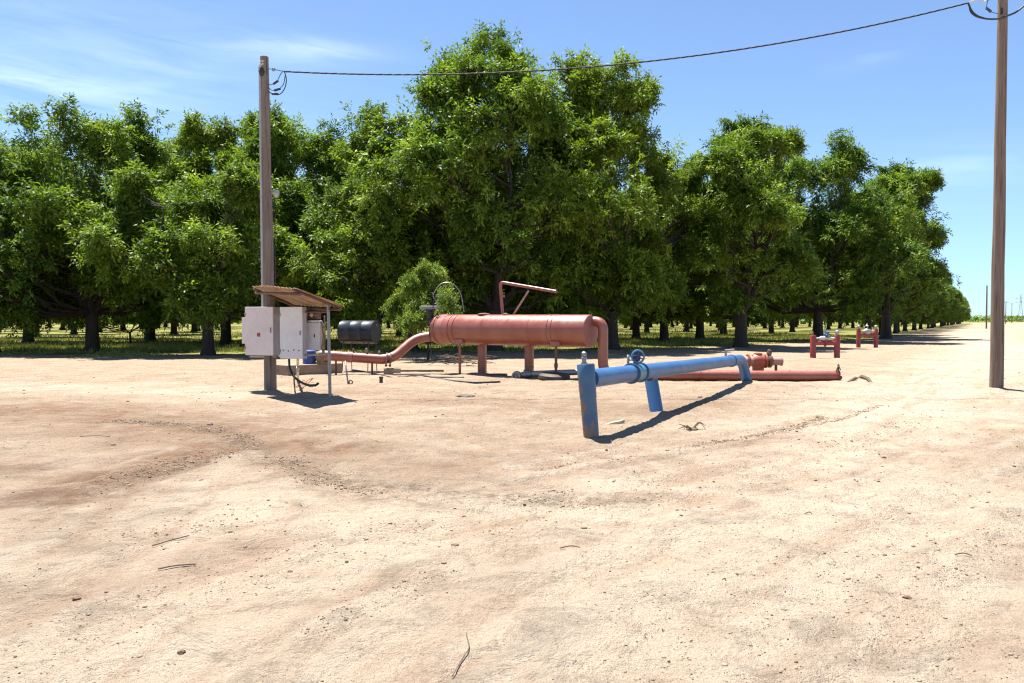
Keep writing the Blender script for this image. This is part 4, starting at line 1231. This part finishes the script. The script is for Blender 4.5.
mb = MB(); q = at(530, 369.5, 22.2); mb.cyl(q - Vector((0, 0, .08)), q + Vector((0, 0, .06)), .03, n=10); mb.box(q + Vector((.02, 0, .07)), (.2, .03, .03), R(20), .006); mb.build('lever', BRASSY, sp_)

# dark disc under the right jack leg
q = tpos(561.5) - tpr * .30
dq = gnd(556.5, 383); dq = Vector((q.x - .05, q.y - .02, .0))
mb = MB(); mb.lathe(dq + Vector((0, 0, gz(dq.x, dq.y) - .02)), (.03, -.05, 1), [(0, .02), (0, .40), (.05, .44), (.13, .43), (.18, .36), (.185, .2), (.19, .02)], 36)
single(mb, 'base_disc', DARKIRON, 'dark rusty round base plate under the right thin tank leg', 'base plate', dq)

# ------------------------------------------------------------------ blue pipe
bp = thing('blue_pipe', 'long blue raised water pipe with a peeling end post and wheel valve', 'pipe', gnd(590, 440))
pbm, ptp = gnd(591.6, 440.5), at(585.6, 364, 10.95)
ax = (ptp - pbm).normalized()
Lp = (ptp - pbm).length
mb = MB(); mb.lathe(pbm - ax * .12, ax, [(0, .02), (0, .104), (.12, .104), (.25, .108), (.12 + Lp * .55, .112), (.12 + Lp * .56, .117), (.12 + Lp * .66, .117), (.12 + Lp * .67, .119), (.12 + Lp * .82, .119), (.12 + Lp * .825, .124), (.12 + Lp * .985, .124), (.12 + Lp, .115), (.12 + Lp + .006, .02)], 36)
mb.build('end_post', PEEL, bp)
nz0 = ptp + Vector((-.02, 0, 0))
mb = MB(); mb.lathe(nz0, (-.02, 0, 1), [(0, .03), (.0, .046), (.02, .046), (.022, .032), (.06, .030), (.065, .04), (.09, .042), (.105, .03), (.12, .036), (.155, .034), (.17, .02), (.175, .004)], 16); mb.build('nozzle', STEEL, bp)
b0, b1 = at(590, 378.6, 11.0), at(741, 359.6, 20.5)
bx = (b1 - b0).normalized()
b2 = at(748.5, 382, 20.95)
mb = MB(); mb.tube(fillet([b0, b1 + bx * .12, b2 - Vector((0, 0, .15))], .34, 9), .131, 32); mb.build('pipe', BLUE, bp)
def bpos(px):
    k = (px - 512) / FPX
    t = (k * b0.y - b0.x) / (bx.x - k * bx.y)
    return b0 + bx * t
for px_ in (631.2, 640.2): flange(bpos(px_), bx, .166, .04, DKBLUE2, bp, 'flange', 10)
mb = MB(); q1, q2 = bpos(632), bpos(639.4); mb.tube([q1, q2], .138, 32); mb.build('valve_body', CLAMP, bp)
q = bpos(636)
mb = MB(); mb.cyl(q + Vector((0, 0, .12)), q + Vector((0, 0, .2)), .045, n=14); mb.box(q + Vector((.0, 0.02, .235)), (.13, .10, .09), R(20), .015); mb.build('gearbox', DKBLUE, bp)
wc = at(638, 356.5, q.y - .04)
wax = Vector((.05, -1, .1))
wh = MB(); wh.torus(wc, wax, .098, .016, 32, 8)
wo_ = wh.build('handwheel', CLAMP, bp)
wx, wy = frame_of(wax)
mb = MB(); mb.lathe(wc - wax.normalized() * .02, wax, [(0, .005), (0, .03), (.04, .03), (.04, .005)], 14)
for a in (90, 210, 330): mb.tube([wc, wc + (wx * math.cos(R(a)) + wy * math.sin(R(a))) * .095], .012, 6)
mb.build('spokes', DKBLUE, wo_)
mb = MB(); mb.tube([wc + Vector((-.01, .01, -.01)), q + Vector((0, .02, .23))], .016, 8)
sq = at(628.2, 356, q.y); mb.tube([q + Vector((0, 0, .23)), Vector((sq.x, sq.y, q.z + .20))], .014, 8); mb.cyl(Vector((sq.x, sq.y, q.z + .14)), Vector((sq.x, sq.y, q.z + .29)), .02, n=8)
mb.build('stem', STEEL, bp)
l0, l1 = gnd(657, 414), at(650.8, 377.5, 14.15)
mb = MB(); mb.cyl(l0 - (l1 - l0).normalized() * .15, l1, .118, .118, 28); mb.build('leg', BLUE, bp)
mb = MB(); q = bpos(651.5); mb.tube([q - bx * .12 - Vector((0, 0, .10)), q + bx * .12 - Vector((0, 0, .10))], .07, 14); mb.build('saddle', DKBLUE, bp)
flange(bpos(731.5), bx, .152, .10, BLUE, bp, 'end_band', 6)
q = bpos(726)
mb = MB(); mb.cyl(q + Vector((0, 0, .1)), q + Vector((0, 0, .27)), .028, n=10); mb.cyl(q + Vector((-.02, 0, .26)), q + Vector((.2, 0, .28)), .026, n=10); mb.build('air_vent', STEEL, bp)
mb = MB(); mb.lathe(b2 + Vector((-.02, -.02, -.12)), (.1, 0, 1), [(0, .1), (0, .15), (.09, .16), (.10, .13)], 24); mb.build('foot_collar', BLUE, bp)

# red valve train beyond the blue elbow
va_ = thing('valve_assembly', 'orange red valve assembly with pale pipe end, beyond the blue elbow', 'valve', Vector((at(762, 372, 22).x, 22, 0)))
y_ = 22.0
def hx(px, py=361.2): return at(px, py, y_)
mb = MB(); mb.tube([hx(737), hx(754)], .135, 24); mb.build('inlet', PINK, va_)
flange(hx(748), (1, 0, 0), .20, .05, RED, va_)
mb = MB(); mb.lathe(hx(752.5), (1, 0, 0), [(0, .03), (0, .17), (.05, .2), (.17, .2), (.3, .19), (.33, .15), (.36, .03)], 24); mb.cyl(hx(758.2), Vector((hx(758.2).x, y_, .02)), .155, n=22); mb.lathe(hx(758, 356), (0, 0, 1), [(0, .03), (0, .12), (.08, .11), (.10, .02)], 20)
mb.build('valve_body', ORANGE, va_)
flange(hx(765.5), (1, 0, 0), .19, .05, ORANGE, va_)
mb = MB(); mb.lathe(hx(767), (1, 0, 0), [(0, .03), (0, .13), (.04, .18), (.10, .18), (.14, .13), (.145, .03)], 22); mb.cyl(hx(769.2), hx(769.2, 352), .05, n=12); mb.lathe(hx(769.2, 354.5), (0, 0, 1), [(0, .03), (.0, .07), (.05, .075), (.09, .05), (.12, .055), (.14, .01)], 14)
mb.build('gate_valve', BRASSY, va_)
mb = MB(); mb.tube([hx(770), hx(782)], .115, 22); mb.lathe(hx(780.5), (1, 0, 0), [(0, .116), (.004, .13), (.04, .13), (.05, .02)], 22); mb.build('outlet_stub', PINK, va_)
mb = MB(); mb.cyl((hx(776).x, y_, -.05), (hx(776).x, y_, hx(776).z - .1), .04, n=10); mb.build('stand', RUST, va_)

# ------------------------------------------------------------------ two red pipe frames along the road
def pipe_frame(px0, px1, y, H, label, first):
    x0, x1 = tpx(px0, y), tpx(px1, y)
    t = thing('pipe_hydrant', label, 'hydrant', Vector(((x0 + x1) / 2, y, 0)), 'red hydrant frames beside the road')
    for x in (x0, x1):
        mb = MB(); mb.lathe((x, y, -.1), (0, 0, 1), [(0, .02), (0, .128), (H + .06, .128), (H + .09, .115), (H + .1, .02)], 24); p = mb.build('post', BRICKRED, t)
        if x == x1 or not first:
            mb = MB(); mb.lathe((x, y, H - .005), (0, 0, 1), [(0, .02), (0, .06), (.03, .065), (.06, .09), (.14, .10), (.19, .07), (.22, .03), (.225, .005)], 16); mb.build('air_valve', GALV, p)
        else:
            mb = MB(); mb.lathe((x - .0, y, H - .005), (0, 0, 1), [(0, .02), (0, .03), (.12, .025), (.13, .005)], 10); mb.build('stud', BRASSY, p)
    zc = .66 if first else .72
    mb = MB(); mb.tube([(x0, y, zc), (x1, y, zc)], .118, 22); mb.build('crossbar', BRICKRED, t)
    if first:
        mb = MB(); mb.tube([(x0 + .1, y, zc + .19), (x1 - .1, y, zc + .19)], .05, 14); mb.lathe((x0 + .30, y, zc + .19), (1, 0, 0), [(0, .03), (0, .09), (.06, .10), (.2, .10), (.26, .08), (.27, .02)], 16); mb.build('bypass', WHITE, t)
        mb = MB(); mb.lathe(((x0 + x1) / 2 + .06, y, zc + .24), (0, 0, 1), [(0, .03), (0, .08), (.12, .09), (.16, .05), (.24, .04), (.25, .005)], 16); mb.torus(((x0 + x1) / 2 + .06, y, zc + .46), (.3, -.3, 1), .12, .02, 22, 7); mb.cyl(((x0 + x1) / 2 - .06, y - .03, zc + .45), ((x0 + x1) / 2 + .18, y + .03, zc + .47), .018, n=8); mb.build('control_valve', MOTORBLUE, t)
        flange(((x0 + x1) / 2, y, zc), (1, 0, 0), .165, .05, BRICKRED, t, 'flange', 8)
    else:
        mb = MB(); mb.lathe(((x0 + x1) / 2 - .26, y, zc + .22), (1, 0, 0), [(0, .02), (0, .09), (.04, .10), (.1, .16), (.2, .21), (.32, .21), (.42, .16), (.48, .10), (.52, .09), (.52, .02)], 22); mb.cyl(((x0 + x1) / 2, y, zc + .4), ((x0 + x1) / 2, y, zc + .56), .04, n=10)
        mb.lathe(((x0 + x1) / 2 - .02, y, zc + .54), (0, 0, 1), [(0, .02), (0, .10), (.04, .10), (.1, .04), (.2, .03), (.21, .005)], 14); mb.build('control_valve', GALV, t)
        mb = MB(); mb.tube([(x0, y, zc + .22), ((x0 + x1) / 2 - .2, y, zc + .22)], .07, 14); mb.tube([((x0 + x1) / 2 + .2, y, zc + .22), (x1, y, zc + .22)], .07, 14); mb.build('bypass', PINK, t)
    return t
pipe_frame(813.2, 837.2, 34.6, 1.0, 'nearer red pipe frame with a blue valve between its two posts', True)
pipe_frame(858.6, 876, 48.5, 1.12, 'farther red pipe frame with a silver valve between its two posts', False)

# ------------------------------------------------------------------ things lying about
def rough_mb(c, s, seed, flat=.5, n=2):
    rg = random.Random(seed)
    mb = MB()
    g = bmesh.ops.create_icosphere(mb.bm, subdivisions=n, radius=1)
    for v in g['verts']:
        k = rg.uniform(.78, 1.15)
        v.co = Vector((v.co.x * s[0] * k, v.co.y * s[1] * k, v.co.z * s[2] * k)) + Vector(c)
    return mb
q = gnd(614, 424)
mb = MB(); mb.tube([at(605, 425.8, 12.62) , at(612, 424.2, 12.7), at(619, 423.0, 12.78), at(624, 420.5, 12.8)], [.03, .045, .045, .03], 8)
single(mb, 'timber_offcut', PLANK, 'pale dry timber offcut on the sand beside the blue post', 'wood', q)
q = gnd(692, 431)
mb = rough_mb(q + Vector((0, 0, .01)), (.10, .08, .05), 4)
rg2 = random.Random(2)
for k in range(7):
    a = rg2.uniform(0, 6.28); mb.tube([q + Vector((0, 0, .03)), q + Vector((math.cos(a) * .12, math.sin(a) * .12, rg2.uniform(.03, .14))), q + Vector((math.cos(a) * .2, math.sin(a) * .2, rg2.uniform(.02, .12)))], [.012, .009, .004], 5)
single(mb, 'dead_stump', TWIG, 'small dark dead plant stump on the sand right of the blue leg', 'stump', q)
q = gnd(861, 383)
mb = MB(); mb.tube([gnd(848, 383.5) + Vector((0, 0, .03)), gnd(855, 381.5) + Vector((0, 0, .09)), gnd(862, 381) + Vector((0, 0, .12)), gnd(868, 382.5) + Vector((0, 0, .10)), gnd(873, 385.5) + Vector((0, 0, .03))], [.03, .05, .06, .05, .02], 8)
single(mb, 'bent_branch', TWIG, 'bent dark branch on the sand right of the brown valve', 'branch', q)
q = gnd(467, 397)
for (px_, py_, s_, lab) in ((466, 397, (.22, .12, .04), 'flat dark clod of earth in front of the left tank leg'), (700, 398, (.05, .04, .03), 'small brown stone beside the pipe shadow'), (77, 598, (.03, .022, .016), 'small brown stone on the sand at lower left'),
                            (181, 650, (.022, .018, .014), 'small dark stone near the bottom left corner'), (290, 572, (.022, .016, .012), 'dark pebble on bare sand left of centre foreground'), (455, 548, (.03, .02, .012), 'dark flat stone in the foreground below the tank'),
                            (907, 597, (.025, .02, .014), 'lone brown stone on the pale sand at lower right'), (210, 425, (.05, .035, .03), 'dark stone on the reddish patch at left')):
    c_ = gnd(px_, py_); c_.z = gz(c_.x, c_.y)
    single(rough_mb(c_ + Vector((0, 0, s_[2] * .25)), s_, px_), 'stone', RUST if px_ != 466 else DARKIRON, lab, 'stone', c_, 'loose stones on the sand')
for i, (pp, lab) in enumerate(((((152, 545), (170, 541), (189, 536)), 'dry twig on the sand at lower left'), (((158, 572), (175, 569), (196, 566)), 'pale straw stalk below the lower left twig'),
                ((450, 676, ), ''), (((452, 676), (462, 660), (470, 650), (466, 636)), 'thin curved dry stalk at the bottom centre of the photo'), (((80, 437), (110, 437)), 'short stick in the reddish sand at far left'),
                (((560, 549), (580, 550)), 'short dark twig in the centre foreground'), (((820, 376), (800, 379)), 'thin stick beside the red ground pipe'), (((955, 557), (972, 558)), 'short twig at the right foreground'), (((805, 515), (812, 515)), 'tiny twig on the pale sand right of centre'))):
    if not lab: continue
    pts = [gnd(*p) for p in pp]
    for v in pts: v.z = gz(v.x, v.y) + .012
    if len(pts) == 2: pts.insert(1, (pts[0] + pts[1]) / 2 + Vector((.01, .02, .012)))
    mb = MB(); mb.tube(fillet(pts, .05, 3), (.0045 if i != 3 else .003), 6)
    single(mb, 'twig', TWIG, lab, 'twig', pts[0], 'twigs on the sand')
# hoses and planks in front of the tank
mb = MB(); mb.tube(fillet([gnd(398, 378.5) + Vector((0, 0, .03)), gnd(420, 377) + Vector((0, 0, .05)), gnd(450, 382) + Vector((0, 0, .03)), gnd(475, 384) + Vector((0, 0, .03)), gnd(500, 383) + Vector((0, 0, .03))], .5, 5), .03, 10)
single(mb, 'hose', BLACK, 'black hose lying along the sand in front of the left tank leg', 'hose', gnd(450, 382))
mb = MB(); mb.tube(fillet([gnd(352, 371) + Vector((0, 0, .03)), gnd(366, 373) + Vector((0, 0, .03)), gnd(379, 376) + Vector((0, 0, .03)), gnd(392, 379) + Vector((0, 0, .03))], .5, 5), .03, 10)
single(mb, 'hose', BLACK, 'short black hose under the red suction pipe', 'hose', gnd(370, 374))
for (px_, py_, L_, rz_, lab, m_) in ((412, 375.5, 1.1, R(6), 'pale weathered plank lying right of the concrete block', PLANK), (448, 379, .9, R(-5), 'greyish flat board on the sand under the tank hose', PLANK), (420, 372, 1.5, R(3), 'dark plank behind the pale weathered plank', TWIG), (497, 376, .6, R(12), 'short dark plank beside the left thick tank leg', TWIG), (640, 379, .5, R(10), 'narrow board on the sand behind the blue pipe', PLANK)):
    c_ = gnd(px_, py_)
    mb = MB(); mb.box(c_ + Vector((0, 0, gz(c_.x, c_.y) + .03)), (L_, .16, .05), rz_, .008)
    single(mb, 'plank', m_, lab, 'plank', c_, 'boards lying round the tank')
# heap of prunings in shadow behind the tank legs
q = gnd(462, 366)
mb = MB()
for k in range(26):
    a = rg2.uniform(-.5, .5) + (math.pi if k % 2 else 0); L_ = rg2.uniform(.3, .95)
    s_ = Vector((q.x + rg2.uniform(-.5, .7), q.y + rg2.uniform(-.5, .4), rg2.uniform(.02, .30)))
    mb.tube([s_, s_ + Vector((math.cos(a) * L_ * .5, math.sin(a) * L_ * .5, rg2.uniform(-.0, .14))), s_ + Vector((math.cos(a) * L_, math.sin(a) * L_, rg2.uniform(-.04, .1)))], [.018, .015, .006], 5)
single(mb, 'brush_pile', TWIG, 'dark pile of cut branches behind the left legs of the tank', 'brush pile', q)

# ------------------------------------------------------------------ the far distance on the right
def far_pole(px, ytop, Y, r, label, arms):
    x = tpx(px, Y)
    t = thing('far_pole', label, 'pole', Vector((x, Y, 0)))
    zt = at(px, ytop, Y).z
    mb = MB(); mb.tube([(x, Y, -.3), (x, Y, zt)], [r, r * .7], 10); mb.build('shaft', POLE2, t)
    for k in range(arms):
        mb = MB(); mb.tube([(x - 1.3, Y, zt - .5 - k * 1.2), (x + 1.3, Y, zt - .5 - k * 1.2)], .08, 6); mb.build('crossarm', POLE2, t)
    return t
far_pole(986.3, 285.5, 150, .16, 'distant utility pole at the end of the tree row', 0)
far_pole(1005.5, 301, 320, .17, 'faint distant pole just right of the big right pole', 1)
far_pole(1011.5, 303, 420, .18, 'faint distant pole left of the farthest pylon', 1)
x = tpx(1020.3, 600); zt = at(1020.3, 294, 600).z
py_t = thing('power_pylon', 'faint steel power pylon on the horizon at the right edge', 'pylon', Vector((x, 600, 0)))
mb = MB()
for sx_ in (-1, 1):
    mb.tube([(x + sx_ * 2.2, 600, 0), (x + sx_ * .35, 600, zt * .8), (x, 600, zt)], .13, 5)
for k in range(6):
    z0, z1 = zt * k * .13, zt * (k + 1) * .13
    w0, w1 = 2.2 - 1.85 * k / 6, 2.2 - 1.85 * (k + 1) / 6
    mb.tube([(x - w0, 600, z0), (x + w1, 600, z1)], .08, 4); mb.tube([(x + w0, 600, z0), (x - w1, 600, z1)], .08, 4)
mb.build('tower', STEEL, py_t)
for k in (.70, .84):
    mb = MB(); mb.tube([(x - 4, 600, zt * k), (x, 600, zt * k + .5), (x + 4, 600, zt * k)], .14, 5); mb.build('crossarm', STEEL, py_t)
# far scrub belt: one mass on the horizon
rg = np.random.default_rng(77)
m = 16000
bxp = rg.uniform(250, 900, m)
byp = 640 + rg.uniform(-14, 14, m) + bxp * .1
hh = 2.6 + 3.4 * fbm(bxp / 22, np.zeros(m) + 3, 55, 4)
P = np.stack([bxp, byp, hh * rg.random(m) ** .7], -1)
V, F, T = leaf_quads(rg, P, rg.normal(size=(m, 3)), 2.2, 1.2, np.clip(rg.normal(.4, .2, m), 0, 1))
tag(np_mesh('far_scrub', V, F, LEAF, attrs={'tint': T}), 'hazy belt of scrub along the horizon on the right', kind='stuff')
